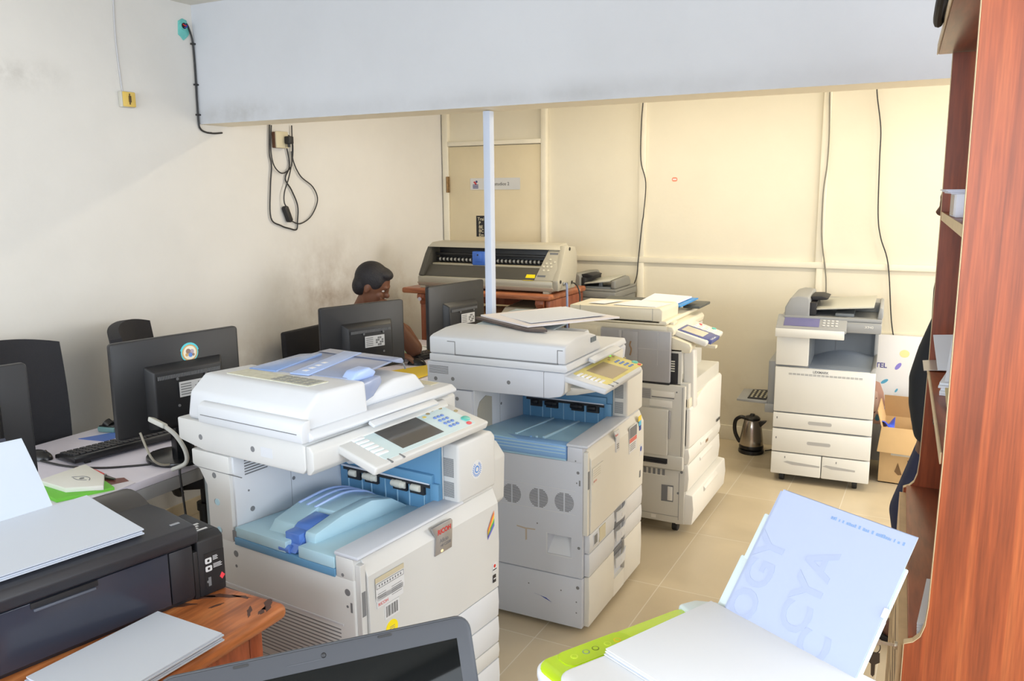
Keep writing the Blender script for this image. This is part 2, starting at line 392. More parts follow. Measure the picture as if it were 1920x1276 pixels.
B().tube(lw([(3.875,2.09),(3.872,1.98),(3.871,1.89),(3.928,1.798),(4.033,1.734),(4.071,1.653),(4.005,1.557),(3.906,1.515),(3.835,1.531)], .014), .0037, 8).out('outer_loop', CBL, hc)
B().tube(lw([(3.80,1.60),(3.765,1.64),(3.77,1.703),(3.81,1.78),(3.841,1.859),(3.86,1.93),(3.86,2.0),(3.83,2.03),(3.80,2.02)], .026), .0037, 8).out('inner_loop', CBL, hc)
B().tube(lw([(3.70,2.08),(3.685,1.95),(3.70,1.86),(3.75,1.815),(3.80,1.82),(3.85,1.86),(3.855,1.94)], .02), .0037, 8).out('short_loop', CBL, hc)
B().prism(rrect(.032, .1, .012), 'x', .004, .034, .004, mtx=Matrix.Translation((XL+.002, 3.79, 1.575)) @ Matrix.Rotation(R(24), 4, 'X')).out('adapter', INK, hc)
# ---------------------------------------------------------------- the two blue-trayed copiers
OFFW = mat('plastic_offwhite', (207, 208, 208), .42, var=.03, scale=3)
LIDW = mat('plastic_white', (210, 214, 221), .4, var=.02, scale=3)
GREYW = mat('plastic_palegrey', (201, 206, 217), .45, var=.03, scale=4)
WARM = mat('plastic_warm_white', (218, 216, 209), .45, var=.03, scale=4)
BLU = mat('tray_blue', (158, 198, 224), .38, var=.04, scale=5)
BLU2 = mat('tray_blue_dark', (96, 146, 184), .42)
BLUG = mat('tray_bluegreen', (172, 206, 222), .4, var=.03, scale=6)
BLUT = mat('stop_blue', (88, 128, 208), .22, coat=.3)
SMOKE = mat('tray_smoke_blue', (142, 154, 184), .25, coat=.2)
LAV = mat('guide_lavender', (166, 190, 238), .3)
DARK = mat('gap_dark', (34, 34, 38), .6)
SLOT = mat('slot_grey', (120, 122, 126), .6)
ROLL = mat('roller_cream', (214, 212, 200), .5)
PANELB = mat('panel_pale_blue', (206, 226, 232), .4)
PANELY = mat('panel_yellowed', (222, 210, 128), .45, var=.15, scale=14)
SCREEN = mat('lcd_dark', (84, 82, 80), .14, spec=.7)
SCREENW = mat('lcd_warm', (168, 152, 124), .2, spec=.6)
SILV = mat('badge_silver', (168, 166, 168), .3, .6)
KEYB = mat('key_blue', (106, 138, 206), .35)
KEYG = mat('key_green', (86, 190, 180), .35)
KEYR = mat('key_red', (226, 84, 92), .35)
KEYT = mat('key_tan', (168, 152, 110), .5)
KEYY = mat('key_yellow', (232, 206, 110), .5)
KEYW = mat('key_white', (238, 240, 246), .4)
YEL = mat('sticker_yellow', (246, 224, 20), .5)
LED = mat('led_green', (60, 230, 70), .4, emit=1.5)
RUB = mat('rubber_black', (26, 26, 28), .6)
FOIL = mat('sticker_foil', (214, 216, 220), .4)

def caster(root, x, y, name='caster'):
    B().cyl((x-.014, y, .028), (x+.014, y, .028), .028, 18, bev=.004).cyl((x, y, .03), (x, y, .075), .012, 10).box(x-.018, x+.018, y-.012, y+.012, .04, .062, .003).out(name, RUB, root)

def holes(b, pts, r=.006, y=-.0004, mi=1):
    for p in pts:
        rr = p[2] if len(p) > 2 else r
        b.cyl((p[0], y, p[1]), (p[0], .004, p[1]), rr, 14, mi=mi)

def louvre(b, x0, x1, y, z0, z1, n, mi=1, axis='y', d=.0006):
    for k in range(n):
        a = z0 + (z1-z0)*k/n; c = a + (z1-z0)/n*.5
        if axis == 'y': b.box(x0, x1, y-d, y+.002, a, c, mi=mi)
        else: b.box(y-.002, y+d, x0, x1, a, c, mi=mi)

def ricoh(name, loc, yaw, label, kind):
    W = .655
    one = kind == 1
    SIDE = OFFW if one else GREYW
    FRONT = OFFW if one else WARM
    t = empty(name, loc, yaw, label, 'photocopier')
    # ---- main body: lower block with the bank under it, rear column
    b = B()
    if one: b.box(-.60, -.022, .0, W, .232, .695, .006)
    else:                                                              # side skin left open round the moulded grip
        b.box(-.60, -.022, .034, W, .232, .695, .004)
        for q in ((-.60,-.166,.232,.695),(-.066,-.022,.232,.695),(-.166,-.066,.232,.312),(-.166,-.066,.392,.695)): b.box(q[0], q[1], .0, .0345, q[2], q[3])
        b.hexa([(-.166,.001,.312),(-.066,.001,.312),(-.066,.034,.312),(-.166,.034,.312),(-.166,.002,.314),(-.066,.002,.314),(-.066,.0335,.380),(-.166,.0335,.380)], mi=2)
        b.hexa([(-.166,.001,.312),(-.150,.033,.312),(-.150,.034,.312),(-.166,.034,.312),(-.166,.001,.392),(-.150,.033,.392),(-.150,.034,.392),(-.166,.034,.392)], mi=0)
    b.prism([(-.60,.69),(-.495,.69),(-.495,.953 if one else .921),(-.66,.953 if one else .921),(-.66,.905),(-.63,.895),(-.60,.85)], 'y', .0, W, .005) # rear column
    b.box(-.645, -.60, .025, W-.02, .06, .90, .004, mi=5)
    b.box(-.085, -.022, .0, W, .69, .752, .004)                        # front rail under the ledge
    # inner white wall of the output cavity
    b.box(-.497, -.488, .012, .47, .69, .95, .002, mi=2)
    if one: louvre(b, .05, .135, -.488, .885, .935, 6, mi=1, axis='x')
    for (y_, z_, r_) in ((.06,.835,.003),(.07,.775,.008),(.235,.82,.006),(.025,.725,.004)): b.cyl((-.49, y_, z_), (-.4865, y_, z_), r_, 12, mi=1)
    b.box(-.4885, -.4875, .2245, .2255, .70, .95, mi=1)
    if one:
        holes(b, [(-.562,.886,.009),(-.56,.805,.0095),(-.553,.718,.0095),(-.488,.659,.01),(-.49,.62,.005),(-.06,.701,.005),(-.045,.655,.01),(-.047,.614,.004)])
        b.box(-.497, -.48, -.0006, .003, .70, .73, mi=1).box(-.036, -.029, -.0006, .003, .60, .628, mi=1)
        for z_ in (.805, .718): b.cyl((-.556, -.0009, z_), (-.556, .001, z_), .0105, 16, mi=3)
        # bank louvre
        for k in range(14): b.box(-.595, -.075, -.0008, .002, .395+k*.011, .398+k*.011, mi=1)
        b.box(-.61, -.065, -.0012, .001, .552, .5575, mi=4).box(-.62, -.02, -.0005, .001, .372, .374, mi=1)
        b.box(-.655, -.44, -.0006, .002, .8995, .9015, mi=1)
    else:
        holes(b, [(-.562,.886,.008),(-.05,.70,.003),(-.04,.655,.006),(-.045,.614,.003),(-.21,.425,.003),(-.035,.355,.006)])
        b.box(-.036, -.03, -.0006, .003, .604, .626, mi=1)
        for cx_ in (-.32, -.204, -.096):
            for k in range(13):
                z_ = .53 + (k-6)*.0058; w_ = math.sqrt(max(.04**2-((k-6)*.0058)**2, 0))
                b.box(cx_-w_, cx_-.003, -.0008, .002, z_-.0016, z_+.0016, mi=1).box(cx_+.003, cx_+w_, -.0008, .002, z_-.0016, z_+.0016, mi=1)
        for k in range(14): b.box(-.40, -.055, -.0005, .001, .487+k*.0066, .4878+k*.0066, mi=4)
        for z_ in (.484, .579): b.box(-.40, -.05, -.0007, .001, z_, z_+.0014, mi=4)
        # moulded grip in the side
        b.box(-.172, -.166, -.0008, .001, .308, .395, mi=2).box(-.172, -.062, -.0008, .001, .306, .312, mi=2)
        b.prism([(-.30,.402),(-.258,.398),(-.218,.400),(-.22,.395),(-.255,.393),(-.255,.35),(-.262,.345),(-.262,.392),(-.30,.397)], 'y', -.0003, .001, mi=6)
    b.out('body', [SIDE, SLOT, LIDW, BLUG, LIDW if one else FOIL, mat('rear_metal', (136, 144, 148), .4, .5), mat('scuff_brown', (186, 172, 158), .6)], t)
    # ---- paper bank under the body
    k = B(); k.box(-.595, -.022, .003, W-.003, .02, .227, .005).box(-.58, -.03, .02, W-.02, .226, .233)
    if one: holes(k, [(-.3,.16,.004),(-.05,.2,.006)], y=.0026)
    else:
        holes(k, [(-.25,.165,.003),(-.11,.165,.003),(-.04,.19,.007),(-.045,.13,.003),(-.045,.085,.003)], y=.0026)
        k.prism([(-.225,.128),(-.175,.120),(-.15,.106),(-.2,.124)], 'y', .0022, .004, mi=2)
    k.out('paper_bank', [SIDE, SLOT, INKB], t)
    for (x_, y_) in ((-.50,.12),(-.14,.12),(-.50,.54),(-.14,.54)): caster(t, x_, y_)
    # ---- front door with its chamfered top
    d = B()
    d.prism([(-.022,.405),(.0,.405),(.004,.56),(.001,.698),(-.020,.744),(-.024,.744)], 'y', .03, W, .002)
    d.box(-.022, -.004, .008, .028, .405, .735, .002, mi=0)
    d.box(-.0045, -.003, .010, .024, .59, .66, mi=1)
    front = d.out('front_door', [FRONT, SLOT], t, sharp=13)
    # drawers
    def drawer(z0, z1, y0, y1, nm='drawer', m=LIDW):
        return B().prism([(-.022,z0),(-.002,z0),(.001,(z0+z1)/2),(-.002,z1),(-.022,z1)], 'y', y0, y1, .0025).out(nm, m, t)
    if one:
        B().box(-.022, 0, .012, .42, .30, .401, .003).out('drawer', LIDW, t)
        drawer(.300, .401, .422, W); drawer(.207, .296, .012, W); drawer(.148, .203, .012, W, 'trim_band', FRONT); drawer(.024, .144, .012, W)
    else:
        for (z0, z1, y1) in ((.327,.401,.300),(.232,.323,.300)): drawer(z0, z1, .024, y1)
        B().prism([(-.022,.024),(-.002,.024),(.001,.126),(-.002,.228),(-.022,.228)], 'y', .024, .302, .0025).prism([(-.022,.024),(-.002,.024),(.001,.126),(-.002,.228),(-.022,.228)], 'y', .430, W, .0025).box(-.022, -.0015, .3015, .4305, .024, .10).out('drawer', WARM, t)
        for (z0, z1) in ((.313,.401),(.232,.309)): drawer(z0, z1, .432, W, m=FOIL)
        h = B(); h.box(-.024, -.014, .302, .430, .232, .455, .002)
        h.box(-.026, -.016, .3025, .4295, .10, .232)
        h.out('handle_recess', GREYW, t)
        for z_ in (.372, .288, .17):
            g = B().grid(lambda u, v, z_=z_: (.003+.010*math.sin(PI*u), .307+.117*u, z_-.02+.042*v-.022*math.cos(PI*(u-.1))*0+.012*u), 8, 2, .004).out('pull_handle', LIDW, t)
            B().box(.0155, .0165, .345, .385, z_-.004, z_+.010).out('tray_label', FOIL, g)
            B().box(-.0135, -.010, .306, .426, z_+.022, z_+.05, .001).out('grip_shadow_slot', SLOT, t)
        w = B().box(-.001, .0015, .06, .11, .345, .39, .001, mi=0).box(.0004, .002, .068, .10, .35, .386, mi=1).box(-.001, .0018, .125, .19, .338, .395, mi=2)
        w.out('drawer_latch', [GREYW, SLOT, mat('label_buff', (206, 200, 176), .6)], t)
    # front ledge that runs to the right-hand block
    B().prism([(-.088,.752),(-.005,.752),(-.0,.757),(-.004,.763),(-.088,.763)], 'y', -.001, .47, .003).out('front_ledge', GREYW, t)
    # right hand block beside the tray
    r = B()
    r.box(-.5, -.066, .452, W, .69, .955, .004)
    r.prism([(.452,.757),(W,.757),(W,.925),(W-.02,.945),(.452,.945)], 'x', -.068, -.006, .009, 3)
    louvre(r, -.062, -.024, .4515, .84, .90, 16, axis='y', d=.0008); louvre(r, -.062, -.024, .4515, .775, .825, 12, axis='y', d=.0008)
    r.out('right_block', [FRONT, SLOT], t)
    # cover on the right flank of the machine
    B().prism([(-.59,.10),(-.40,.10),(-.30,.40),(-.12,.60),(-.055,.665),(-.05,.82),(-.085,.865),(-.59,.865)] if one else [(-.59,.10),(-.30,.10),(-.15,.30),(-.085,.33),(-.085,.83),(-.11,.865),(-.59,.865)], 'y', W+.001, W+(.125 if one else .03), .008).out('right_cover', SIDE if one else FRONT, t)
    # ---- blue output well
    w = B()
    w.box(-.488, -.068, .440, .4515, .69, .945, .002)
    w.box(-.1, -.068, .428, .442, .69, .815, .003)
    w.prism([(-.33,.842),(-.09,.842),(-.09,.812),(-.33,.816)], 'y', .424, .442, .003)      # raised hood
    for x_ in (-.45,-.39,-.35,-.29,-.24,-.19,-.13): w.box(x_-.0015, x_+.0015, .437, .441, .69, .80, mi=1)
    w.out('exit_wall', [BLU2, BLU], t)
    b2 = B(); b2.box(-.465, -.1, .430, .441, .797, .812); 
    for x_ in (-.42,-.345,-.225,-.155): b2.box(x_-.025, x_+.03, .429, .441, .77, .80)
    b2.out('exit_slot', DARK, t)
    B().box(-.47, -.1, .424, .434, .809, .815, .002).out('guide_bar', GREYW, t)
    for x_, w_ in ((-.42,.014),(-.345,.028),(-.225,.028),(-.155,.018)):
        rr = B().cyl((x_-w_, .428, .79), (x_+w_, .428, .79), .011, 16, bev=.002)
        if w_ > .02: rr.cyl((x_-w_*.4, .428, .79), (x_+w_*.4, .428, .79), .0125, 16)
        rr.out('exit_roller', ROLL if one else INK, t)
    tr = B()
    if one:
        tr.box(-.488, -.086, -.003, .44, .688, .712, .003, mi=1)                            # under tray edge
        tr.hexa([(-.486,.0,.712),(-.272,-.003,.712),(-.272,.44,.712),(-.486,.44,.712),(-.486,0,.742),(-.272,-.003,.746),(-.272,.44,.722),(-.486,.44,.718)], .003)
        tr.hexa([(-.222,-.003,.712),(-.088,-.003,.712),(-.088,.44,.712),(-.222,.44,.712),(-.222,-.003,.746),(-.088,-.003,.746),(-.088,.44,.724),(-.222,.44,.722)], .003)
        tr.prism([(.01,.712),(.44,.712),(.44,.718),(.36,.77),(.27,.793),(.15,.789),(.062,.768),(.056,.76)], 'x', -.385, -.30, .004)
        tr.prism([(.04,.712),(.44,.712),(.44,.718),(.36,.77),(.27,.793),(.15,.789),(.040,.770),(.036,.76)], 'x', -.235, -.195, .004)
        tr.prism([(.14,.712),(.44,.712),(.44,.718),(.36,.77),(.27,.793),(.155,.789)], 'x', -.305, -.23, .003)
        for x_ in (-.375,-.342,-.309): tr.tube([(x_,.15,.790),(x_,.27,.795),(x_,.36,.772),(x_,.42,.734)], .004, 6, mi=2)
        tr.out('output_tray', [BLUG, BLU2, LAV], t)
        p = B()
        p.box(-.297, -.24, .02, .142, .716, .765, .004); p.prism([(.142,.716),(.142,.783),(.07,.775),(.03,.745),(.0,.716)], 'x', -.299, -.238, .004)
        p.cyl((-.30,.008,.722), (-.26,.008,.722), .012, 12).out('paper_stop', BLUT, t)
    else:
        tr.hexa([(-.488,0,.69),(-.09,0,.69),(-.09,.44,.69),(-.488,.44,.69),(-.488,0,.764),(-.09,0,.748),(-.09,.44,.722),(-.488,.44,.722)], .003)
        tr.prism([(0,.70),(-.006,.715),(-.006,.742),(0,.756),(.05,.756),(.05,.70)], 'x', -.488, -.088, .003, mi=1)
        for z_ in (.722,.734,.746): tr.box(-.486, -.09, -.0075, -.003, z_, z_+.003, mi=2)
        for x_ in (-.33,-.21): tr.hexa([(x_-.004,.06,.75),(x_+.004,.06,.75),(x_+.004,.42,.726),(x_-.004,.42,.726),(x_-.004,.06,.760),(x_+.004,.06,.7595),(x_+.004,.42,.731),(x_-.004,.42,.731)], mi=2)
        for (x_, y_) in ((-.26,.05),(-.24,.06)): tr.cyl((x_,y_,.75), (x_,y_,.7585), .005, 10, mi=1 if x_ < -.25 else 2)
        tr.out('output_tray', [BLU, LAV if False else mat('tray_lip_blue', (132, 176, 226), .35), mat('tray_rib', (176, 208, 226), .4)], t)
        ph = B().prism([(.03,.725),(.03,.84),(.05,.87),(.10,.885),(.15,.87),(.15,.725)], 'x', -.487, -.4855)
        ph.out('finger_recess', mat('recess_grey', (176, 172, 160), .6), t)
    # ---- scanner unit
    s = B(); XR_ = -.715 if one else -.70
    s.prism([(XR_,.975),(-.60,.955),(-.19,.955),(-.178,.968),(-.178,1.034 if one else 1.030),(-.19,1.042),(XR_,1.042)] if one else
            [(XR_,.922),(-.16,.930),(-.112,.940),(-.100,.955),(-.093,1.022),(-.10,1.030),(XR_,1.030)], 'y', 0, W+.02, .005)
    zz = .99 if one else .965
    if one: holes(s, [(-.611,.995,.0085),(-.385,.995,.0085)]); s.box(-.352, -.305, -.0006, .002, .98, 1.008, mi=2)
    else:
        holes(s, [(-.66,.96,.008),(-.58,.965,.008),(-.33,.975,.008)]); s.box(-.31, -.26, -.0004, .002, .967, .995, mi=2)
        for k in range(6): s.box(-.69, -.60, -.0006, .002, .983+k*.0056, .9855+k*.0056, mi=1)
        s.box(-.1815, -.180, -.0005, .002, .93, 1.03, mi=1)
    s.out('scanner_unit', [SIDE, SLOT, LIDW if one else SIDE], t)
    if one:
        B().prism([(-.178,.955),(-.165,.955),(-.150,.972),(-.150,1.02),(-.165,1.036),(-.178,1.036)], 'y', .003, .60, .004).out('scanner_front', OFFW, t)
        B().hexa([(-.178,.16,.94),(-.14,.18,.945),(-.14,.55,.945),(-.178,.56,.94),(-.178,.14,.958),(-.08,.18,.972),(-.08,.56,.972),(-.178,.58,.958)], .004).out('panel_bracket', LIDW, t)
        pz = [(-.185,.098,1.0),(-.012,.085,.956),(-.012,.615,.956),(-.185,.615,1.0),(-.185,.098,1.024),(-.002,.085,.982),(-.002,.615,.982),(-.185,.615,1.024)]
    else:
        B().hexa([(-.097,.001,.955),(-.088,.012,.96),(-.088,.62,.96),(-.097,.62,.955),(-.095,.001,1.022),(-.086,.012,1.016),(-.086,.62,1.016),(-.095,.62,1.022)], .003).out('scanner_front', FRONT, t)
        B().hexa([(-.12,.06,.93),(-.085,.09,.93),(-.085,.50,.93),(-.12,.50,.93),(-.10,.03,.972),(.035,.08,.962),(.035,.40,.962),(-.10,.50,.972)], .006).out('panel_bracket', FRONT, t)
        pz = [(-.100,.0,.998),(.060,.012,.962),(.060,.42,.962),(-.100,.50,.998),(-.100,.0,1.023),(.068,.012,.985),(.068,.42,.985),(-.100,.50,1.023)]
    cp = B().hexa(pz, .007, 3).out('control_panel', OFFW if one else LIDW, t)
    # things on the panel face, in the panel's own plane
    A = Vector(pz[4]); U = (Vector(pz[7])-A); V = (Vector(pz[5])-A); Nn = V.cross(U).normalized()
    ul, vl = U.length, V.length; U.normalize(); V.normalize()
    Mp = Matrix((U, -V, Nn)).transposed().to_4x4(); Mp.translation = A + V*vl
    if (U.cross(-V)).dot(Nn) < 0: Nn = -Nn
    def face(b_, x0, x1, y0, y1, h, mi=0, bev=0): b_.box(x0, x1, y0, y1, -.002, h, bev, mi=mi, mtx=Mp)
    f = B(); b3 = .035
    f.prism(rrect(ul-.09, vl-.03, .01, cx=ul/2+.01, cy=vl/2+.002), 'z', -.002, .0008, mtx=Mp)
    for x_ in (.06, .11): face(f, x_, x_+.006, -.002, .02, .001, 1)
    fp = f.out('key_field', [PANELB if one else PANELY, SLOT], cp)
    Mp = Mp @ Matrix.Diagonal((ul/.53, vl/.185, 1, 1)); ul = .53; vl = .185
    sc = B(); face(sc, .15, .345, .035, vl-.035, .0016); sc.out('touch_screen', SCREEN if one else SCREENW, cp)
    kk = B()
    for i in range(4):
        for j in range(3): kk.prism(rrect(.012, .011, .004, 3, cx=.395+i*.0005+j*.0185, cy=.048+i*.0215), 'z', .0, .004, .001, mtx=Mp)
    kk.out('number_keys', KEYB, cp)
    B().prism(rrect(.034, .026, .012, 4, cx=.485, cy=.055), 'z', 0, .004, .001, mtx=Mp).out('start_key', KEYG, cp)
    B().prism(rrect(.02, .015, .007, 4, cx=.468, cy=.028), 'z', 0, .004, .001, mtx=Mp).out('stop_key', KEYR, cp)
    tb = B()
    for (x_, y_) in ((.40,.145),(.43,.155),(.47,.15),(.505,.11)): tb.prism(rrect(.016, .011, .005, 3, cx=x_, cy=y_), 'z', 0, .002, mtx=Mp)
    tb.out('round_keys', KEYT, cp)
    B().prism(rrect(.014, .01, .003, 3, cx=.37, cy=.135), 'z', 0, .002, mtx=Mp).out('yellow_key', KEYY, cp)
    fk = B()
    for j in range(6): face(fk, .055, .10, vl-.045-j*.019, vl-.033-j*.019, .003, bev=.001)
    fk.out('function_keys', KEYW, cp)
    B().box(.462, .474, .162, .168, 0, .002, mtx=Mp).out('power_light', LED, cp)
        # ---- document cover and feeder
    zt = 1.043 if one else 1.031
    if one:
        B().prism([(-.67,zt),(-.172,zt),(-.156,zt+.010),(-.156,zt+.018),(-.176,zt+.032),(-.67,zt+.032)], 'y', .012, W, .004).out('platen_cover', LIDW, t)
        a = B()
        a.prism([(.004,zt+.002),(.018,zt+.08),(.075,zt+.126),(.255,zt+.120),(.262,zt+.03),(.262,zt+.002)], 'x', -.672, -.185, .012, 3)
        a.prism([(.003,zt+.062),(-.010,zt+.052),(-.014,zt+.030),(-.012,zt+.002),(.02,zt+.002),(.02,zt+.062)], 'x', -.60, -.172, .004)
        a.box(-.585, -.19, -.0155, -.010, zt+.026, zt+.028, mi=1)
        a.out('feeder_housing', [LIDW, SLOT], t)
        lb = B().hexa([(-.60,.10,zt+.124),(-.26,.10,zt+.124),(-.26,.18,zt+.122),(-.60,.18,zt+.122),(-.60,.10,zt+.1275),(-.26,.10,zt+.1275),(-.26,.18,zt+.125),(-.60,.18,zt+.125)], mi=0)
        for i in range(5):
            for j in range(3): lb.box(-.42+i*.032, -.396+i*.032, .108+j*.024, .124+j*.024, zt+.124, zt+.1283-j*.0006, mi=1)
        lb.out('instruction_label', [mat('label_worn', (206, 206, 190), .6, var=.15, scale=60), mat('label_print', (150, 152, 150), .6)], t)
        o = B()                                                           # rising paper tray
        o.hexa([(-.60,.20,zt+.116),(-.24,.24,zt+.116),(-.295,.53,zt+.122),(-.60,.50,zt+.122),(-.60,.20,zt+.124),(-.24,.24,zt+.124),(-.295,.53,zt+.130),(-.60,.50,zt+.130)], .003)
        o.prism([(.47,zt+.131),(.53,zt+.131),(.54,zt+.118),(.53,zt+.112),(.50,zt+.12)], 'x', -.60, -.28, .003)
        o.out('paper_tray', SMOKE, t)
        B().hexa([(-.61,.19,zt+.118),(-.50,.20,zt+.118),(-.545,.44,zt+.125),(-.63,.42,zt+.120),(-.61,.19,zt+.126),(-.50,.20,zt+.127),(-.545,.44,zt+.137),(-.63,.42,zt+.128)], .004).out('side_guide', mat('guide_blue', (118, 150, 204), .25, coat=.3), t)
        gs = B().hexa([(-.44,.20,zt+.122),(-.37,.21,zt+.122),(-.445,.52,zt+.13),(-.515,.51,zt+.13),(-.44,.20,zt+.127),(-.37,.21,zt+.127),(-.445,.52,zt+.134),(-.515,.51,zt+.134)], .002, mi=0)
        for k in range(4): gs.box(-.425-k*.009, -.408-k*.009, .235+k*.035, .252+k*.035, zt+.126, zt+.1285+k*.0007, mi=1)
        gs.out('guide_strip', [LAV, KEYW], t)
        B().prism([(.235,zt+.118),(.262,zt+.142),(.315,zt+.146),(.345,zt+.128),(.33,zt+.112),(.26,zt+.112)], 'x', -.272, -.222, .008, 3).out('front_guide', LAV, t)
        B().prism([(.255,zt+.045),(.255,zt+.112),(.345,zt+.118),(.35,zt+.095),(.31,zt+.06)], 'x', -.262, -.205, .008, 3).out('smoked_cover', SMOKE, t)
        B().prism([(.262,zt+.030),(.262,zt+.055),(.36,zt+.082),(.42,zt+.092),(.52,zt+.088),(.575,zt+.03)], 'x', -.66, -.215, .012, 3).out('output_bed', LIDW, t)
        B().tube([(-.295,.528,zt+.126),(-.285,.54,zt+.11),(-.285,.55,zt+.09)], .003, 6).out('tray_stay', SLOT, t)
        B().prism([(-.152,zt+.004),(-.130,zt-.004),(-.124,zt+.004),(-.148,zt+.014)], 'y', .22, .52, .002).out('cover_handle', LIDW, t)
        B().box(-.30, -.22, .60, .64, zt+.032, zt+.0335).out('side_label', mat('label_buff', (206, 200, 176), .6), t)
    else:
        B().prism([(-.69,zt),(-.096,zt),(-.084,zt+.008),(-.092,zt+.030),(-.69,zt+.030)], 'y', .0035, W, .004).out('platen_cover', LIDW, t)
        a = B()
        a.prism([(.004,zt+.031),(.004,zt+.098),(.03,zt+.106),(.13,zt+.118),(.24,zt+.118),(.315,zt+.098),(.36,zt+.06),(.375,zt+.031)], 'x', -.69, -.095, .008, 3)
        for q in ((-.57,-.125,.03,.034),): a.box(q[0], q[1], .0032, .006, zt+q[2], zt+q[3], mi=1)
        a.box(-.571, -.568, .0032, .006, zt+.032, zt+.085, mi=1).box(-.128, -.125, .0032, .006, zt+.032, zt+.085, mi=1).box(-.605, -.57, .0032, .006, zt+.083, zt+.086, mi=1).box(-.128, -.105, .0032, .006, zt+.083, zt+.086, mi=1)
        a.out('feeder_housing', [LIDW, SLOT], t)
        B().box(-.094, -.0925, .255, .31, zt+.075, zt+.095).out('feeder_lens', mat('smoked_window', (96, 110, 122), .3), t)
        tr_ = B().hexa([(-.62,.26,zt+.108),(-.26,.26,zt+.108),(-.26,.64,zt+.124),(-.62,.64,zt+.124),(-.62,.26,zt+.116),(-.26,.26,zt+.116),(-.26,.64,zt+.132),(-.62,.64,zt+.132)], .004)
        tr_.out('paper_tray', mat('tray_greyblue', (160, 176, 184), .35), t)
        lb = B().hexa([(-.53,.48,zt+.118),(-.42,.48,zt+.118),(-.42,.62,zt+.125),(-.53,.62,zt+.125),(-.53,.48,zt+.1275),(-.42,.48,zt+.1275),(-.42,.62,zt+.1335),(-.53,.62,zt+.1335)])
        lb.out('tray_label', mat('label_sky', (206, 218, 236), .5), t)
        B().prism([(.33,zt+.031),(.36,zt+.075),(.50,zt+.085),(.54,zt+.031)], 'x', -.66, -.20, .008).out('output_bed', LIDW, t)
        B().prism([(-.082,zt+.010),(-.056,zt+.004),(-.052,zt+.014),(-.080,zt+.026)], 'y', .20, .50, .002).out('cover_handle', LIDW, t)
    # ---- badges and stickers on the front
    xf = .0045
    if one:
        bd = B().prism([(.30,.735),(.395,.735),(.400,.728),(.394,.645),(.312,.645),(.318,.70)], 'x', .0005, .0075, .001).out('maker_badge', SILV, t)
        bd.data.transform(Matrix.Translation((-.001, 0, 0)))
        text('RICOH', .021, INKR, (.0069, .326, .706), (0,1,0), (0,0,1), bd, bold=.0006)
        text('Aficio', .018, INKG, (.0069, .335, .678), (0,1,0), (0,0,1), bd)
        text('MP C2500', .012, INKG, (.0069, .338, .664), (0,1,0), (0,0,1), bd)
        B().ell((.0068, .345, .652), (.0006, .006, .004)).out('badge_lamp', mat('lamp_amber', (255, 220, 150), .4, emit=.8), bd)
        rb = B()
        for k, mi in ((0,0),(1,1),(2,2),(3,3)):
            rb.grid(lambda u, v, k=k: (xf+.0003, .588+.038*math.sin(u*1.5), .668-.013*k-.055*(1-math.sin(u*1.5))*(1-.12*k)+.013*v), 8, 1, .0004, mi=k)
        rb.out('rainbow_sticker', [mat('rb_orange', (240,130,70), .5), mat('rb_yellow', (240,210,80), .5), mat('rb_green', (80,170,100), .5), mat('rb_violet', (110,110,200), .5)], t)
        rs = B(); 
        rs.cyl((-.0066,.548,.842), (-.0052,.548,.842), .030, 32, mi=0)
        for k in range(22):
            a_ = 2*PI*k/22
            if k not in (0,1,21): rs.box(-.006, -.0046, -.0012, .0012, .016, .024, mi=1, mtx=Matrix.Translation((0,.548,.842)) @ Matrix.Rotation(a_, 4, 'X'))
        rs.cyl((-.006,.548,.842), (-.0048,.548,.842), .012, 20, mi=1).cyl((-.005,.548,.842), (-.0044,.548,.842), .007, 16, mi=0)
        rs.out('round_sticker', [FOIL, mat('sticker_blue', (90, 140, 210), .5)], t)
        lp = B(); lp.box(xf-.001, xf+.0004, .055, .172, .625, .682, mi=1).box(xf-.001, xf+.0008, .055, .172, .615, .668, mi=0).box(xf-.001, xf+.0010, .057, .170, .650, .666, mi=2).box(xf-.001, xf+.0012, .059, .168, .652, .664, mi=0)
        lp.box(xf-.001, xf+.0008, .058, .166, .595, .63, mi=0)
        for k in range(9): lp.box(xf, xf+.0015, .066+k*.011, .071+k*.011, .655, .661, mi=2)
        for k in range(5): lp.box(xf, xf+.0011, .118, .160, .610+k*.006, .6115+k*.006, mi=2); 
        for k in range(3): lp.box(xf, xf+.0011, .062, .095, .622+k*.006, .6235+k*.006, mi=2)
        lpo = lp.out('instruction_plate', [FOIL, mat('recess_buff', (196, 186, 160), .6), INKG], t)
        text('RICOH', .013, INKR, (xf+.0010, .062, .600), (0,1,0), (0,0,1), lpo)
        bc = B().box(xf-.001, xf+.0006, .088, .148, .548, .592, mi=0)
        for k in range(13): bc.box(xf, xf+.0009, .093+k*.0039, .093+k*.0039+random.choice((.001,.002,.0025)), .554, .586, mi=1)
        bc.out('barcode_sticker', [FOIL, INK], t)
        ys = B().cyl((xf-.0015,.115,.513), (xf+.0004,.115,.513), .0245, 28, mi=0)
        for k in range(3): ys.box(xf, xf+.0007, .105, .126, .508+k*.005, .5095+k*.005, mi=1)
        ys.box(xf, xf+.0007, .113, .119, .494, .4975, mi=1).out('yellow_sticker', [YEL, INKG], t)
        ss = B().box(.0022, .0036, .615, .64, .47, .50, mi=0).cyl((.003,.627,.489), (.0042,.627,.489), .006, 12, mi=1).box(.003, .0041, .617, .638, .475, .4785, mi=2).box(.002, .0037, .618, .634, .432, .458, mi=2).box(.003, .0042, .620, .632, .443, .447, mi=0)
        ss.out('safety_sticker', [FOIL, INKR, INK], t)
    else:
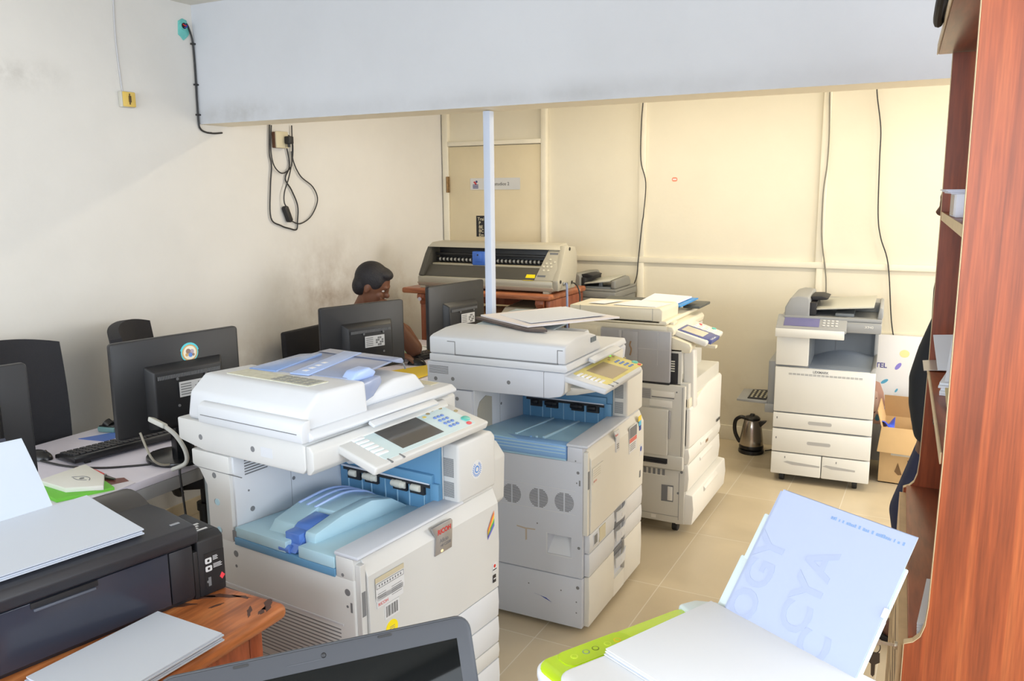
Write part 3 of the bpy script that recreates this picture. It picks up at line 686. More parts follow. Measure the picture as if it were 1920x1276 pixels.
        bd = B().prism([(.27,.745),(.325,.745),(.335,.735),(.330,.655),(.293,.655),(.293,.715)], 'x', .0005, .0052, .0008).out('maker_badge', FOIL, t)
        text('Ricoh', .014, INKR, (.0055, .279, .724), (0,1,0), (0,0,1), bd)
        for k in range(3): B().box(.0050, .0056, .30, .322, .668+k*.008, .673+k*.008).out('badge_print', INKG, bd)
        pt = B().box(.003, .0046, .455, .555, .60, .715, mi=0).box(.004, .0050, .459, .551, .665, .711, mi=1).box(.004, .0050, .459, .551, .645, .663, mi=2)
        for k in range(4): pt.box(.004, .0050, .465, .535, .61+k*.008, .613+k*.008, mi=3)
        pt.out('service_sticker', [FOIL, SLOT, mat('sticker_red', (214, 110, 100), .5), INKG], t)
        rb = B()
        for k in range(3): rb.box(.002, .0042, .575+.008*(2-k), .612, .668+k*.022, .69+k*.022, mi=k)
        rb.box(.002, .0043, .60, .628, .55, .60, mi=3).cyl((.002,.614,.58), (.0045,.614,.58), .012, 14, mi=0)
        rb.out('rainbow_sticker', [INKB, mat('rb_sky', (90,190,230), .5), mat('rb_sun', (244,214,70), .5), FOIL], t)
        dl = B().box(.003, .0046, .04, .15, .60, .665, mi=0)
        for k in range(4): dl.box(.004, .0050, .045, .12, .625+k*.009, .628+k*.009, mi=1)
        dlo = dl.out('instruction_plate', [WARM, mat('print_faint', (196, 192, 178), .6)], t)
        text('RICOH', .011, mat('ink_pink', (226, 150, 140), .6), (.0051, .046, .607), (0,1,0), (0,0,1), dlo)
        B().box(.001, .0035, .605, .62, .45, .48).out('safety_sticker', SLOT, t)
    return t

cop1 = ricoh('photocopier', (-1.297, 1.608, 0), -5.0, 'large off white copier nearest the camera, blue output tray and grey touch screen', 1)
cop2 = ricoh('photocopier', (-1.125, 2.754, 0), .5, 'pale grey copier with yellowed control panel and papers lying on its lid', 2)
# ---------------------------------------------------------------- third copier, cream, with a grey side panel
CRE = mat('plastic_cream', (226, 219, 198), .4, var=.03, scale=4)
CREW = mat('plastic_bright', (226, 224, 218), .35, var=.02, scale=4)
CREG = mat('plastic_sidegrey', (202, 200, 192), .45, var=.04, scale=4)
GRYP = mat('panel_grey', (164, 164, 168), .4, var=.05, scale=5)
NAVY = mat('bezel_navy', (74, 84, 146), .35)
RUST = mat('rust_mark', (140, 112, 84), .6)
t = empty('photocopier', (-1.104, 3.854, 0), 0, 'cream copier with blue edged display and grey side panel, third in the row', 'photocopier')
b = B()
b.box(-.575, .05, .0, .60, .075, .775, .006)
b.box(-.575, -.04, .0, .57, .77, 1.0, .004)
b.box(-.58, .046, -.012, .002, .06, .335, .003)                      # lower cabinet skin
b.prism([(-.07,.168),(-.009,.170),(-.009,.255),(-.07,.253)], 'y', -.0135, -.011, mi=1)
b.box(-.038, -.012, -.016, -.012, .176, .248, .002, mi=2)
b.cyl((.015,-.014,.22), (.015,-.011,.22), .006, 12, mi=1).cyl((.03,-.014,.33), (.03,-.011,.33), .007, 12, mi=1).box(.018, .020, -.013, -.011, .08, .325, mi=1).box(-.58, .018, -.013, -.011, .095, .0965, mi=1).box(-.12, -.095, -.013, -.011, .072, .09, mi=2)
for k in range(9): b.box(-.26+k*.024, -.247+k*.024, -.0135, .002, .302, .332, mi=1)
b.box(-.27, -.04, -.013, .0, .299, .303, mi=2)
b.out('body', [CREG, SLOT, CREW], t)
# side doors
s = B(); s.box(-.52, .040, -.03, .0, .405, .766, .004)
s.box(-.19, -.13, -.0306, -.029, .69, .742, mi=2)
for i in range(9):
    for j in range(5): s.box(-.185+i*.006, -.182+i*.006, -.031, -.029, .695+j*.009, .699+j*.009, mi=1)
s.box(-.125, -.01, -.034, -.028, .705, .735, .003, mi=3).box(-.125, -.012, -.032, -.028, .70, .705, mi=1).box(-.135, -.02, -.036, -.028, .655, .69, .003, mi=3)
s.box(.028, .030, -.031, -.029, .41, .76, mi=1).cyl((.0,-.031,.735), (.0,-.029,.735), .004, 10, mi=1)
s.out('side_door', [CREG, SLOT, GRYP, CREW], t)
h = B().box(-.50, -.035, -.052, -.03, .415, .648, .006).box(-.034, -.026, -.045, -.03, .50, .64, .002, mi=1).out('bypass_tray', [CREG, GRYP], t)
l = B().box(-.30, .040, -.04, .0, .345, .415, .004).box(-.28, -.035, -.0405, -.02, .372, .398, mi=1).box(-.28, -.04, -.048, -.03, .372, .38, mi=1).out('side_latch_bar', [CREG, DARK], t)
g = B()
g.box(-.398, -.038, -.03, -.0045, .775, 1.028, .006)
g.box(-.28, -.20, -.036, -.028, .79, 1.02, .010).box(-.30, -.285, -.032, -.029, .78, 1.02, .001, mi=4)
g.box(-.102, -.098, -.0325, -.029, .86, 1.02, .001, mi=4).box(-.39, -.045, -.0306, -.029, .935, .938, mi=4).box(-.40, -.04, -.028, -.004, .766, .776, mi=3)
g.tube([(-.235,-.0365,.97),(-.24,-.0368,.95),(-.232,-.0368,.93),(-.238,-.0368,.90)], .004, 6, mi=1)
g.out('side_panel', [GRYP, RUST, CREG, DARK, mat('panel_grey_line', (182, 182, 184), .4)], t)
B().box(-.577, -.40, -.008, .0, .80, 1.03, .002).box(-.50, -.42, -.0095, -.007, .99, 1.02, .001).out('rear_side_cover', CRE, t)
# front
f = B()
pr_ = [(.0,.452),(.62,.425),(.625,.70),(.60,.712),(.30,.708),(.18,.690),(.11,.66),(.06,.655),(.0,.655)]
f.prism(pr_, 'x', .0, .062, .010, 3)
f.prism([(.05,.64),(.125,.64),(.105,.76),(.085,.935),(.045,.94),(.02,.94),(.035,.80)], 'x', .01, .064, .008, 3)
f.out('front_cover', CREW, t)
B().box(.0, .055, .0, .55, .655, .70, .004).out('output_tray', CRE, t)
c = B().box(-.05, .012, .0, .02, .66, .94, .003).box(-.045, -.005, -.006, .004, .77, .92, .002, mi=1)
for k in range(5): c.box(-.04, -.02, -.008, -.005, .83+k*.012, .836+k*.012, mi=2)
c.out('latch_column', [CREG, DARK, ROLL], t)
for k, (z0, z1) in enumerate(((.372,.448),(.232,.366))):
    d = B().prism([(.0,z0),(.060,z0),(.066,(z0+z1)/2),(.060,z1),(.0,z1)], 'y', -.008, .615, .004).out('drawer', CREW, t)
    B().prism([(.058,z1-.012),(.069,z1-.02),(.069,z1-.03),(.058,z1-.04)], 'y', .2, .44, .002).out('drawer_handle', CREW, d)
    if k == 0: B().box(.0655, .067, .30, .345, .40, .425).out('drawer_sticker', RUST, d)
d = B().prism([(.0,.05),(.085,.06),(.092,.14),(.085,.212),(.0,.222)], 'y', .0, .665, .006).out('drawer', CREW, t)
B().prism([(.086,.20),(.098,.19),(.098,.18),(.086,.165)], 'y', .2, .46, .002).out('drawer_handle', CREW, d)
text('xerox', .03, INK, (.0665, .52, .455), (0,1,0), (0,0,1), t, bold=.001)
for (x_, y_) in ((-.52,.05),(-.01,.05),(-.52,.55),(-.01,.55)): caster(t, x_, y_)
sc = B(); sc.box(-.575, -.065, -.004, .57, 1.0, 1.05, .005)
sc.prism([(-.068,1.0),(-.035,1.005),(-.03,1.03),(-.04,1.045),(-.068,1.05)], 'y', .0, .56, .004).out('scanner_unit', CRE, t)
B().prism([(.06,1.046),(.12,1.05),(.12,1.064),(.06,1.06)], 'x', -.07, -.05, .002).out('cover_handle', CRE, t)
B().prism([(-.05,.925),(.05,.925),(.055,.955),(.045,.97),(-.05,1.0)], 'y', .0, .09, .005).out('panel_arm', CRE, t)
B().box(-.06, .10, .30, .34, .90, .915, .003).out('side_shelf', CRE, t)
pz = [(-.05,.045,.998),(.115,.03,.955),(.115,.36,.955),(-.05,.40,.998),(-.05,.045,1.03),(.125,.03,.982),(.125,.36,.982),(-.05,.40,1.03)]
cp = B().hexa(pz, .01, 3).out('control_panel', CREW, t)
def on_panel(pz):
    A = Vector(pz[4]); U = Vector(pz[7])-A; V = Vector(pz[5])-A; vl = V.length; U.normalize(); V.normalize(); n = V.cross(U).normalized()
    V = n.cross(U) * -1 if (n.cross(U)).dot(V) < 0 else n.cross(U)
    m = Matrix((U, -V, n)).transposed().to_4x4(); m.translation = A + V*vl; return m, vl
Mp, vl = on_panel(pz)
B().prism(rrect(.17, .155, .012, cx=.10, cy=.088), 'z', -.004, .003, .001, mtx=Mp).box(.02, .18, -.012, .012, -.016, .004, .003, mtx=Mp).out('display_bezel', NAVY, cp)
B().box(.04, .16, .04, .15, .0, .0036, mtx=Mp).out('display', mat('lcd_pale', (206, 200, 182), .2), cp)
kk = B()
for i in range(3):
    for j in range(4): kk.box(.20+i*.03, .218+i*.03, .03+j*.03, .044+j*.03, .0, .003, .001, mtx=Mp)
kk.out('keys', KEYW, cp)
B().prism(rrect(.03, .02, .009, cx=.30, cy=.05), 'z', 0, .004, mtx=Mp).out('start_key', KEYG, cp)
B().prism(rrect(.02, .016, .007, cx=.29, cy=.12), 'z', 0, .004, mtx=Mp).out('stop_key', KEYR, cp)
text('WorkCentre', .016, KEYW, Mp @ Vector((.035, -.008, .0045)), (Mp.to_3x3() @ Vector((1,0,0))), (Mp.to_3x3() @ Vector((0,1,0))), cp)
a = B()
a.prism([(-.578,1.056),(-.105,1.056),(-.092,1.072),(-.090,1.122),(-.105,1.134),(-.578,1.128)], 'y', .0, .275, .006)
a.box(-.5205, -.5185, -.001, .001, 1.056, 1.13, mi=1).box(-.14, -.1385, -.001, .001, 1.07, 1.13, mi=1).box(-.578, -.14, -.001, .001, 1.07, 1.072, mi=1)
a.out('feeder_housing', [CRE, SLOT], t)
B().prism([(-.575,1.052),(-.072,1.052),(-.066,1.062),(-.072,1.072),(-.575,1.072)], 'y', .0, .565, .003).out('platen_cover', CRE, t)
tr = B().hexa([(-.55,.275,1.092),(-.10,.275,1.090),(-.10,.50,1.108),(-.55,.50,1.108),(-.55,.275,1.099),(-.10,.275,1.097),(-.10,.50,1.117),(-.55,.50,1.117)], .003).out('paper_tray', mat('tray_charcoal', (74, 78, 76), .5), t)
B().box(-.11, -.02, .42, .64, 1.082, 1.096, .003).out('tray_extension', mat('tray_charcoal', (74, 78, 76), .5), t)
B().box(-.52, -.24, .30, .32, 1.06, 1.11, .003).out('tray_support', CRE, t)

# papers on its lid
def sheet(name, corners, th, label, cat, m=PAPER, group=None, curl=0.0, nu=8, nv=6):
    p = [Vector(c) for c in corners]
    def fn(u, v):
        q = p[0]*(1-u)*(1-v) + p[1]*u*(1-v) + p[2]*u*v + p[3]*(1-u)*v
        return q + Vector((0, 0, curl*math.sin(PI*u)*math.sin(PI*v) + curl*.6*u*u))
    o = B().grid(fn, nu, nv, th).out(name, m)
    # outward thickness must point up
    return tag(o, label, cat, group)
def wp(lx, ly, z): return (-1.104+lx, 3.854+ly, z)
sheet('loose_sheet', [wp(-.50,.06,1.1345),wp(-.47,.18,1.1345),wp(-.36,.20,1.1350),wp(-.41,.05,1.1350)], .0008, 'small torn white slip on the cream copier lid, left of the bigger sheet', 'paper')
sheet('loose_sheet', [wp(-.36,.045,1.1350),wp(-.31,.25,1.1355),wp(-.10,.19,1.136),wp(-.13,.02,1.136)], .0014, 'larger white sheet lying on the cream copier lid by its front edge', 'paper')
fo = sheet('blue_folder', [wp(-.30,.30,1.1035),wp(-.085,.295,1.103),wp(-.055,.52,1.121),wp(-.28,.53,1.122)], .006, 'bright blue folder in the feeder tray of the cream copier', 'folder', mat('folder_blue', (50, 140, 214), .4))
sheet('paper_stack', [wp(-.315,.29,1.110),wp(-.125,.285,1.110),wp(-.085,.50,1.129),wp(-.30,.53,1.131)], .008, 'slanting stack of white paper on the blue folder behind the cream lid', 'paper', mat('paper_lilac', (222, 222, 236), .6))

# ---------------------------------------------------------------- grey topped copier (two of them)
LXW = mat('plastic_lexwhite', (226, 226, 222), .35, var=.02, scale=3)
LXG = mat('plastic_lexgrey', (150, 152, 154), .42, var=.03, scale=4)
LXD = mat('plastic_lexdark', (112, 118, 124), .42)
LXB = mat('tray_slate', (140, 150, 164), .25)
LCD = mat('lcd_violet', (104, 104, 148), .15, spec=.7)
HAND = mat('handle_shade', (176, 176, 176), .5)
def greytop(name, loc, yaw, label):
    # front faces -y in local space; x runs along the front
    W = .533
    t = empty(name, loc, yaw, label, 'photocopier')
    b = B()
    b.box(.0, W, .02, .56, .045, .66, .006)
    b.box(.0, .178, .02, .56, .66, .905, .004); b.box(.178, W, .36, .56, .66, .905, .004)
    b.box(W-.02, W, .30, .56, .66, .905, .003)
    b.out('body', LXG, t)
    # white front skins
    f = B().box(0, W, -.002, .022, .425, .690, .006)
    for k in range(18): f.box(.075+k*.022, .093+k*.022, -.0026, .0, .655, .6575, mi=1).box(.075+k*.022, .093+k*.022, -.0026, .0, .649, .6515, mi=1)
    fo_ = f.out('front_door', [LXW, SLOT], t)
    text('LEXMARK', .019, INKG, (.205, -.0025, .666), (1,0,0), (0,0,1), fo_, bold=.0004)
    B().prism([(.0,.702),(.176,.702),(.176,.862),(.185,.869),(.352,.869),(.352,.915),(.0,.915)], 'y', -.004, .03, .005).box(.035, .045, -.0046, 0, .885, .897, mi=1).out('upper_front', [LXW, SLOT], t)
    def drawer(z0, z1, x0=0, x1=W): return B().box(x0, x1, -.003, .022, z0, z1, .005).out('drawer', LXW, t)
    for z0, z1 in ((.330,.419),(.186,.272+.05)):
        d = drawer(z0, z1 - .001)
        zc = (z0+z1)/2 + .0
        h = B().prism(rrect(.142, .030, .014, 6, cx=.255, cy=zc), 'y', -.0036, -.001, mi=0).prism(rrect(.128, .020, .009, 6, cx=.258, cy=zc-.002), 'y', -.0042, -.001, mi=1)
        h.out('drawer_handle', [LXW, HAND], d)
        B().box(.02, .026, -.0036, -.001, zc+.008, zc+.02, mi=0).out('size_mark', SLOT, d)
    for x0, x1, hx in ((.0,.2765,(.07,.27)),(.2805,W,(.285,.46))):
        d = drawer(.05, .180, x0, x1)
        B().prism([(hx[0],.125),(hx[0]+.05,.112),(hx[1],.112),(hx[1],.122),(hx[0]+.02,.133)], 'y', -.0038, -.001).out('drawer_handle', HAND, d)
        B().box(x0+.075, x0+.08, -.0036, -.001, .148, .160).out('size_mark', SLOT, d)
    for (x_, y_) in ((.06,.05),(.46,.05),(.06,.5),(.46,.5)): caster(t, x_, y_)
    # output cavity
    w = B(); w.box(.178, W-.02, .352, .36, .66, .905); w.box(.176, .182, .03, .36, .69, .905)
    w.box(.30, .3015, .350, .353, .72, .90, mi=1).box(.44, .462, .350, .353, .862, .872, mi=1)
    w.out('cavity_wall', [LXD, SLOT], t)
    tr = B(); tr.grid(lambda u, v: (.18+.345*u, .01+.35*v, .688+.032*math.sin(PI*min(u*1.15,1))*v+.008*v+.03*u*v), 14, 8, .006); tr.out('output_tray', LXB, t)
    B().hexa([(.50,.0,.688),(W,.0,.688),(W,.33,.70),(.50,.33,.70),(.515,.02,.712),(W,.02,.716),(W,.33,.75),(.515,.33,.735)], .004).out('tray_rim', LXG, t)
    # scanner and feeder, grey
    s = B().box(.0, .545, .035, .56, .905, .965, .006).box(.30, .545, .02, .06, .905, .96, .006); so_ = s.out('scanner_unit', LXG, t)
    text('X940', .02, LXW, (.46, .0195, .935), (1,0,0), (0,0,1), so_)
    pz = [(-.005,-.03,.905),(-.005,.075,.905),(.375,.075,.905),(.375,-.03,.905)]
    cp = B().prism([(-.043,.9065),(.08,.9065),(.08,.985),(.06,.985),(-.043,.926)], 'x', -.004, .368, .004).out('control_panel', LXG, t)
    B().prism([(-.047,.872),(-.030,.872),(-.030,.9105),(-.047,.9225),(-.049,.90)], 'x', -.005, .360, .003).out('front_lip', LXW, cp)
    Mq = basis((.0, -.045, .9255), (1,0,0), (0,.868,.496))
    B().box(.035, .225, .02, .115, -.001, .002, .001, mtx=Mq).out('display', LCD, cp)
    kk = B()
    for i in range(4):
        for j in range(4): kk.prism(rrect(.014, .012, .004, 3, cx=.25+i*.022, cy=.035+j*.022), 'z', 0, .003, mtx=Mq)
    kk.out('keys', mat('key_lightgrey', (196, 198, 200), .4), cp)
    a = B()
    a.prism([(.04,.967),(.165,.967),(.165,1.08),(.155,1.094),(.10,1.098),(.06,1.085),(.032,1.03),(.03,.985)], 'y', .04, .50, .010, 3)
    a.box(.03, .545, .035, .55, .965, .985, .004)
    a.prism([(.52,.985),(.545,.985),(.55,1.0),(.548,1.045),(.53,1.052)], 'y', .045, .50, .006)
    a.box(.16, .53, .33, .52, .985, 1.045, .006)
    a.out('feeder_housing', LXG, t)
    B().box(.165, .20, .06, .32, .987, 1.06, .004).prism([(.17,1.065),(.25,1.072),(.26,1.08),(.22,1.092),(.165,1.09)], 'y', .12, .34, .004).out('feeder_mouth', DARK, t)
    tr = B().hexa([(.19,.07,1.018),(.50,.07,1.042),(.50,.42,1.062),(.19,.42,1.036),(.19,.07,1.026),(.50,.07,1.052),(.51,.42,1.073),(.19,.42,1.046)], .003).out('paper_tray', mat('tray_lexbuff', (188, 188, 178), .4), t)
    B().box(.30, .40, .08, .30, .986, 1.004, .004).out('exit_bed', LXD, t)
    # bypass tray on the left flank
    B().box(-.05, -.002, .10, .45, .43, .70, .006).out('side_door', LXG, t)
    by = B().hexa([(-.23,.12,.435),(-.05,.10,.435),(-.05,.42,.435),(-.23,.40,.435),(-.23,.12,.448),(-.05,.10,.452),(-.05,.42,.452),(-.23,.40,.448)], .003).box(-.06, -.002, .08, .44, .39, .44, .005)
    byo = by.out('bypass_tray', LXG, t)
    r = B().hexa([(-.17,.14,.450),(-.06,.13,.452),(-.06,.38,.452),(-.17,.37,.450),(-.17,.14,.455),(-.06,.13,.458),(-.06,.38,.458),(-.17,.37,.455)], .001, mi=0)
    for i in range(4):
        for j in range(5): r.box(-.155+i*.026, -.143+i*.026, .16+j*.04, .178+j*.04, .456, .4595, mi=1)
    r.out('tray_guides', [DARK, mat('print_buff', (190, 184, 160), .6)], byo)
    return t
greytop('photocopier', (-.826, 4.862, 0), 3.2, 'white copier with a grey top against the back wall, kettle beside it')
# small grey multifunction machine in the far corner, on a dark stand
mf = empty('multifunction_printer', (-2.275, 5.115, .692), 0, 'small grey copier with a dark feeder mouth between red table and cream copier', 'printer'); mf.scale = (.85, .95, 1)
MG = mat('plastic_midgrey', (128, 128, 124), .45, var=.03, scale=5)
B().box(0, .42, 0, .46, .012, .30, .008).box(.04, .38, -.004, .01, .04, .16, .004).out('body', MG, mf)
B().box(0, .43, .005, .46, .302, .345, .006).out('scanner_unit', MG, mf)
a = B()
a.prism([(.0,.346),(.13,.346),(.13,.44),(.115,.455),(.03,.45),(.005,.42)], 'y', .02, .40, .010, 3)
a.box(.0, .43, .01, .44, .346, .362, .004)
a.prism([(.02,.362),(.34,.362),(.34,.40),(.30,.43),(.02,.42)], 'x', .385, .425, .012, 3)
a.out('feeder_housing', MG, mf)
B().box(.13, .16, .04, .36, .363, .43, .004).prism([(.13,.425),(.21,.432),(.22,.445),(.17,.455),(.12,.45)], 'y', .06, .24, .004).out('feeder_mouth', DARK, mf)
B().hexa([(.15,.04,.385),(.37,.04,.408),(.37,.36,.42),(.15,.36,.395),(.15,.04,.394),(.38,.04,.419),(.38,.36,.431),(.15,.36,.405)], .003).out('paper_tray', mat('tray_lexbuff', (188, 188, 178), .4), mf)
B().box(.17, .384, .03, .36, .3625, .372, .002).box(.27, .30, .06, .08, .372, .40, .002).out('exit_bed', LXD, mf)
st = empty('machine_stand', (-2.10, 5.335, 0), 0, 'dark stand under the small grey copier behind the cream copier', 'stand')
B().box(-.18, .20, -.22, .22, .65, .6915, .004).out('top', DARK, st)
for (x_, y_) in ((-.16,-.2),(.18,-.2),(-.16,.2),(.18,.2)): B().box(x_-.015, x_+.015, y_-.015, y_+.015, 0, .65).out('leg', DARK, st)

# ---------------------------------------------------------------- kettle
STEEL = mat('steel_brushed', (186, 178, 168), .22, .95)
BLKP = mat('plastic_black', (24, 24, 26), .3)
k = empty('electric_kettle', (-1.04, 5.36, 0), 0, 'steel electric kettle with black handle on the floor left of the grey topped copier', 'kettle')
B().lathe([(0,.0),(.078,0),(.082,.006),(.080,.022),(.068,.03),(0,.03)]).out('power_base', BLKP, k)
B().lathe([(0,.031),(.072,.031),(.076,.045),(.073,.09),(.062,.17),(.052,.215),(.048,.222),(0,.222)], n=40).prism([(-.0,.20),(.0,.17),(.0,.17)], 'y', 0, .0001).out('jug', STEEL, k)
B().lathe([(.0735,.031),(.0775,.033),(.0785,.046),(.0745,.058)], n=40).out('bottom_band', BLKP, k)
B().lathe([(0,.222),(.05,.222),(.05,.232),(.04,.242),(.018,.248),(.014,.258),(0,.26)]).out('lid', BLKP, k)
B().prism([(.048,.215),(.088,.222),(.090,.214),(.055,.175)], 'y', -.018, .018, .004).out('spout', BLKP, k)
B().tube([(-.046,.0,.225),(-.075,.0,.228),(-.105,.0,.205),(-.112,.0,.16),(-.105,.0,.115),(-.085,.0,.075),(-.072,.0,.06)], .0125, 10).out('handle', BLKP, k)
kc = tag(B().tube([(-.957,5.40,.008),(-.93,5.44,.006),(-.90,5.50,.006),(-.86,5.52,.006)], .004, 6).out('kettle_lead', CBL), 'short dark power cord on the floor between kettle and copier', 'cord')

# ---------------------------------------------------------------- cardboard box, banner, bag
CARD = mat('cardboard', (206, 172, 124), .8, var=.06, scale=9)
CARDI = mat('cardboard_inside', (184, 148, 104), .85, var=.06, scale=9)
TAPE = mat('tape_clear', (206, 202, 190), .35)
c = empty('cardboard_box', (-.258, 5.115, 0), 0, 'open brown cardboard box on the floor right of the white copier', 'box')
b = B(); w_, d_, h_ = .30, .30, .33
b.box(0, w_, 0, .006, 0, h_, mi=0).box(0, .006, .006, d_, 0, h_).box(w_-.006, w_, .006, d_, 0, h_).box(0, w_, d_-.006, d_, 0, h_).box(0, w_, 0, d_, 0, .006)
b.out('carton', CARD, c)
B().hexa([(-.012,-.075,.205),(w_+.01,-.075,.20),(w_,-.004,h_+.002),(0,-.004,h_+.002),(-.012,-.071,.205),(w_+.01,-.071,.20),(w_,.0,h_+.006),(0,.0,h_+.006)], .001).out('front_flap', CARD, c)
B().hexa([(.0,d_-.006,h_),(w_,d_-.006,h_),(w_,d_,h_),(.0,d_,h_),(-.01,d_-.02,h_+.13),(w_+.01,d_-.02,h_+.13),(w_+.01,d_-.014,h_+.13),(-.01,d_-.014,h_+.13)]).out('rear_flap', CARDI, c)
B().hexa([(0,0,h_),(.005,0,h_),(.005,d_,h_),(0,d_,h_),(-.028,.02,h_+.09),(-.023,.02,h_+.09),(-.023,d_-.03,h_+.11),(-.028,d_-.03,h_+.11)]).out('side_flap', CARD, c)
B().box(.06, w_, -.0008, .0, .17, .20).out('tape', TAPE, c)
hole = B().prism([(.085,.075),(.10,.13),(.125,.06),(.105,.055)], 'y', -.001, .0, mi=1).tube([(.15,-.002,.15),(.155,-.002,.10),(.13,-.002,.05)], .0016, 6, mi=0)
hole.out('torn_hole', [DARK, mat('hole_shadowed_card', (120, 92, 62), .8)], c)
tag(B().grid(lambda u, v: (-.268+.075*u, 5.15+.1*v, .305+.05*math.sin(3*u+1)*math.cos(2.5*v)+.03*v), 8, 8, .003).out('plastic_bag', mat('plastic_blue', (60, 90, 214), .35)), 'crumpled blue plastic poking out of the left corner of the cardboard box', 'bag')
# leaning printed banner
bn = empty('printed_banner', (-.205, 5.47, 0), 0, 'white banner printed with confetti and a smiling face, leaning on the back wall', 'banner')
lean = math.atan2(.07, .8)
Mb = basis((-.13, 0, .02), (1,0,0), (0, math.sin(lean), math.cos(lean)))
Bs = B(); Bs.box(0, .36, 0, .79, -.004, .0, mtx=Mb); Bs.out('sheet', mat('banner_white', (232, 232, 234), .5), bn)
cf = B()
for (x_, y_, rx, ry, a_, mi) in ((.155,.68,.028,.024,0,0),(.125,.60,.012,.026,-35,1),(.055,.50,.010,.024,-55,2),(.125,.45,.006,.014,-30,2),(.085,.33,.034,.012,10,1),(.15,.31,.02,.012,30,2),(.03,.27,.018,.022,0,2),(.22,.42,.02,.01,40,3),(.26,.56,.012,.02,20,1),(.30,.66,.014,.014,0,2),(.115,.255,.012,.02,0,1)):
    cf.prism([(rx*math.cos(2*PI*k_/14), ry*math.sin(2*PI*k_/14)) for k_ in range(14)], 'z', 0, .0006, mi=mi, mtx=Mb @ Matrix.Translation((x_, y_, .0)) @ Matrix.Rotation(R(a_), 4, 'Z'))
cf.out('confetti', [mat('confetti_yellow', (238, 226, 160), .5), mat('confetti_violet', (140, 130, 214), .5), mat('confetti_teal', (90, 170, 206), .5), mat('confetti_mint', (150, 214, 200), .5)], bn)
pf = B()
pf.prism([(.0,.23),(.0,.50),(.03,.49),(.055,.43),(.068,.36),(.06,.28),(.05,.23)], 'z', 0, .0006, mi=1, mtx=Mb)
pf.prism([(.0,.25),(.0,.44),(.02,.43),(.03,.38),(.028,.32),(.018,.27)], 'z', 0, .0010, mi=0, mtx=Mb)
pf.prism([(.004,.30),(.02,.31),(.014,.294)], 'z', 0, .0014, mi=2, mtx=Mb).prism([(.012,.385),(.022,.39),(.016,.395)], 'z', 0, .0014, mi=2, mtx=Mb)
pf.out('printed_portrait', [mat('print_skin', (232, 196, 178), .5), mat('print_hair', (214, 168, 150), .5), mat('print_dark', (130, 80, 84), .5)], bn)
text('TEL', .042, mat('ink_violet', (84, 80, 150), .5), Mb @ Vector((-.005,.585,.0008)), (1,0,0), (0, math.sin(lean), math.cos(lean)), bn, bold=.001)
bg = empty('shoulder_bag', (-.06, 5.425, 0), 0, 'black bag slumped on the floor between the banner and the cardboard box', 'bag')
B().ell((.0,.02,.215), (.085,.026,.215), 20, 14).out('body', mat('bag_black', (30, 30, 36), .7), bg)
B().tube([(-.04,.02,.41),(-.03,.02,.50),(.03,.02,.51),(.05,.02,.40)], .008, 8).out('strap', mat('bag_black', (30, 30, 36), .7), bg)

# ---------------------------------------------------------------- red wood console with the vinyl cutter
REDW = wood('wood_red', (140, 80, 52), (164, 98, 64), (186, 120, 82), (1.5, 14, 14), .35)
REDV = wood('wood_red_upright', (126, 68, 46), (150, 84, 58), (170, 102, 72), (14, 14, 1.5), .35)
c = empty('console_table', (-3.178, 4.505, .1496), 0, 'tall red wood table with scrolled brackets carrying the vinyl cutter', 'table')
c.scale = (.912, .912, .912)
tp = B().box(.0, 1.185, .0, .63, .978, 1.018, .014, 3).out('tabletop', REDW, c)
for x0 in (.13, 1.075):
    l = B().box(x0, x0+.05, .05, .11, -.164, .93, .004).box(x0, x0+.05, .52, .58, -.164, .93, .004).box(x0+.005, x0+.045, .05, .58, .20, .26, .003).box(x0, x0+.05, .04, .60, .90, .977, .004)
    l.out('leg_frame', REDV, c)
    B().prism([(.10,.977),(.015,.977),(.01,.95),(.03,.925),(.065,.918),(.075,.88),(.11,.80),(.11,.977)], 'x', x0-.005, x0+.055, .004).out('scroll_bracket', REDV, c)
B().box(1.14, 1.175, .03, .60, .86, .977, .008).prism([(.03,.86),(.60,.86),(.52,.80),(.40,.78),(.20,.80)], 'x', 1.14, 1.175, .006).out('side_apron', REDV, c)
B().box(.18, 1.08, .50, .53, .86, .977, .003).out('rear_apron', REDV, c)
for y_ in (.045,): B().cyl((.148,.014,.94), (.148,.010,.94), .014, 18).out('cap', mat('cap_lilac', (206, 206, 224), .4), c)
B().cyl((1.186,.5,1.0), (1.188,.5,1.0), .006, 12).out('screw_cap', mat('cap_lilac', (206, 206, 224), .4), c)

CUTG = mat('cutter_champagne', (182, 177, 162), .38, .15)
CUTD = mat('cutter_charcoal', (74, 72, 66), .45)
CUTK = mat('cutter_black', (22, 22, 24), .4)
v = empty('vinyl_cutter', (-3.078, 4.546, 1.0787), 0, 'grey vinyl cutter with blue carriage on the red wood table', 'vinyl cutter'); v.scale = (.912, .912, .912)
b = B()
b.hexa([(.0,.02,.012),(1.07,.02,.012),(1.07,.30,.012),(.0,.30,.012),(-.004,.0,.042),(1.074,.0,.042),(1.10,.30,.042),(-.0,.30,.042)], .004, mi=0)
b.box(.0, 1.07, .005, .31, .04, .085, .008, mi=0)
b.hexa([(.0,.02,.086),(1.065,.02,.086),(1.065,.29,.086),(.0,.29,.086),(.035,.085,.16),(1.06,.085,.16),(1.06,.28,.16),(.035,.28,.16)], .003, mi=1)
b.box(.02, .06, .01, .06, .0, .015).box(1.0, 1.04, .01, .06, .0, .015).box(.02, .06, .25, .29, .0, .015).box(1.0, 1.04, .25, .29, .0, .015)
b.out('base', [CUTG, CUTD], v)
B().box(.07, .95, .20, .27, .15, .285, .004).out('rear_cavity', CUTK, v)
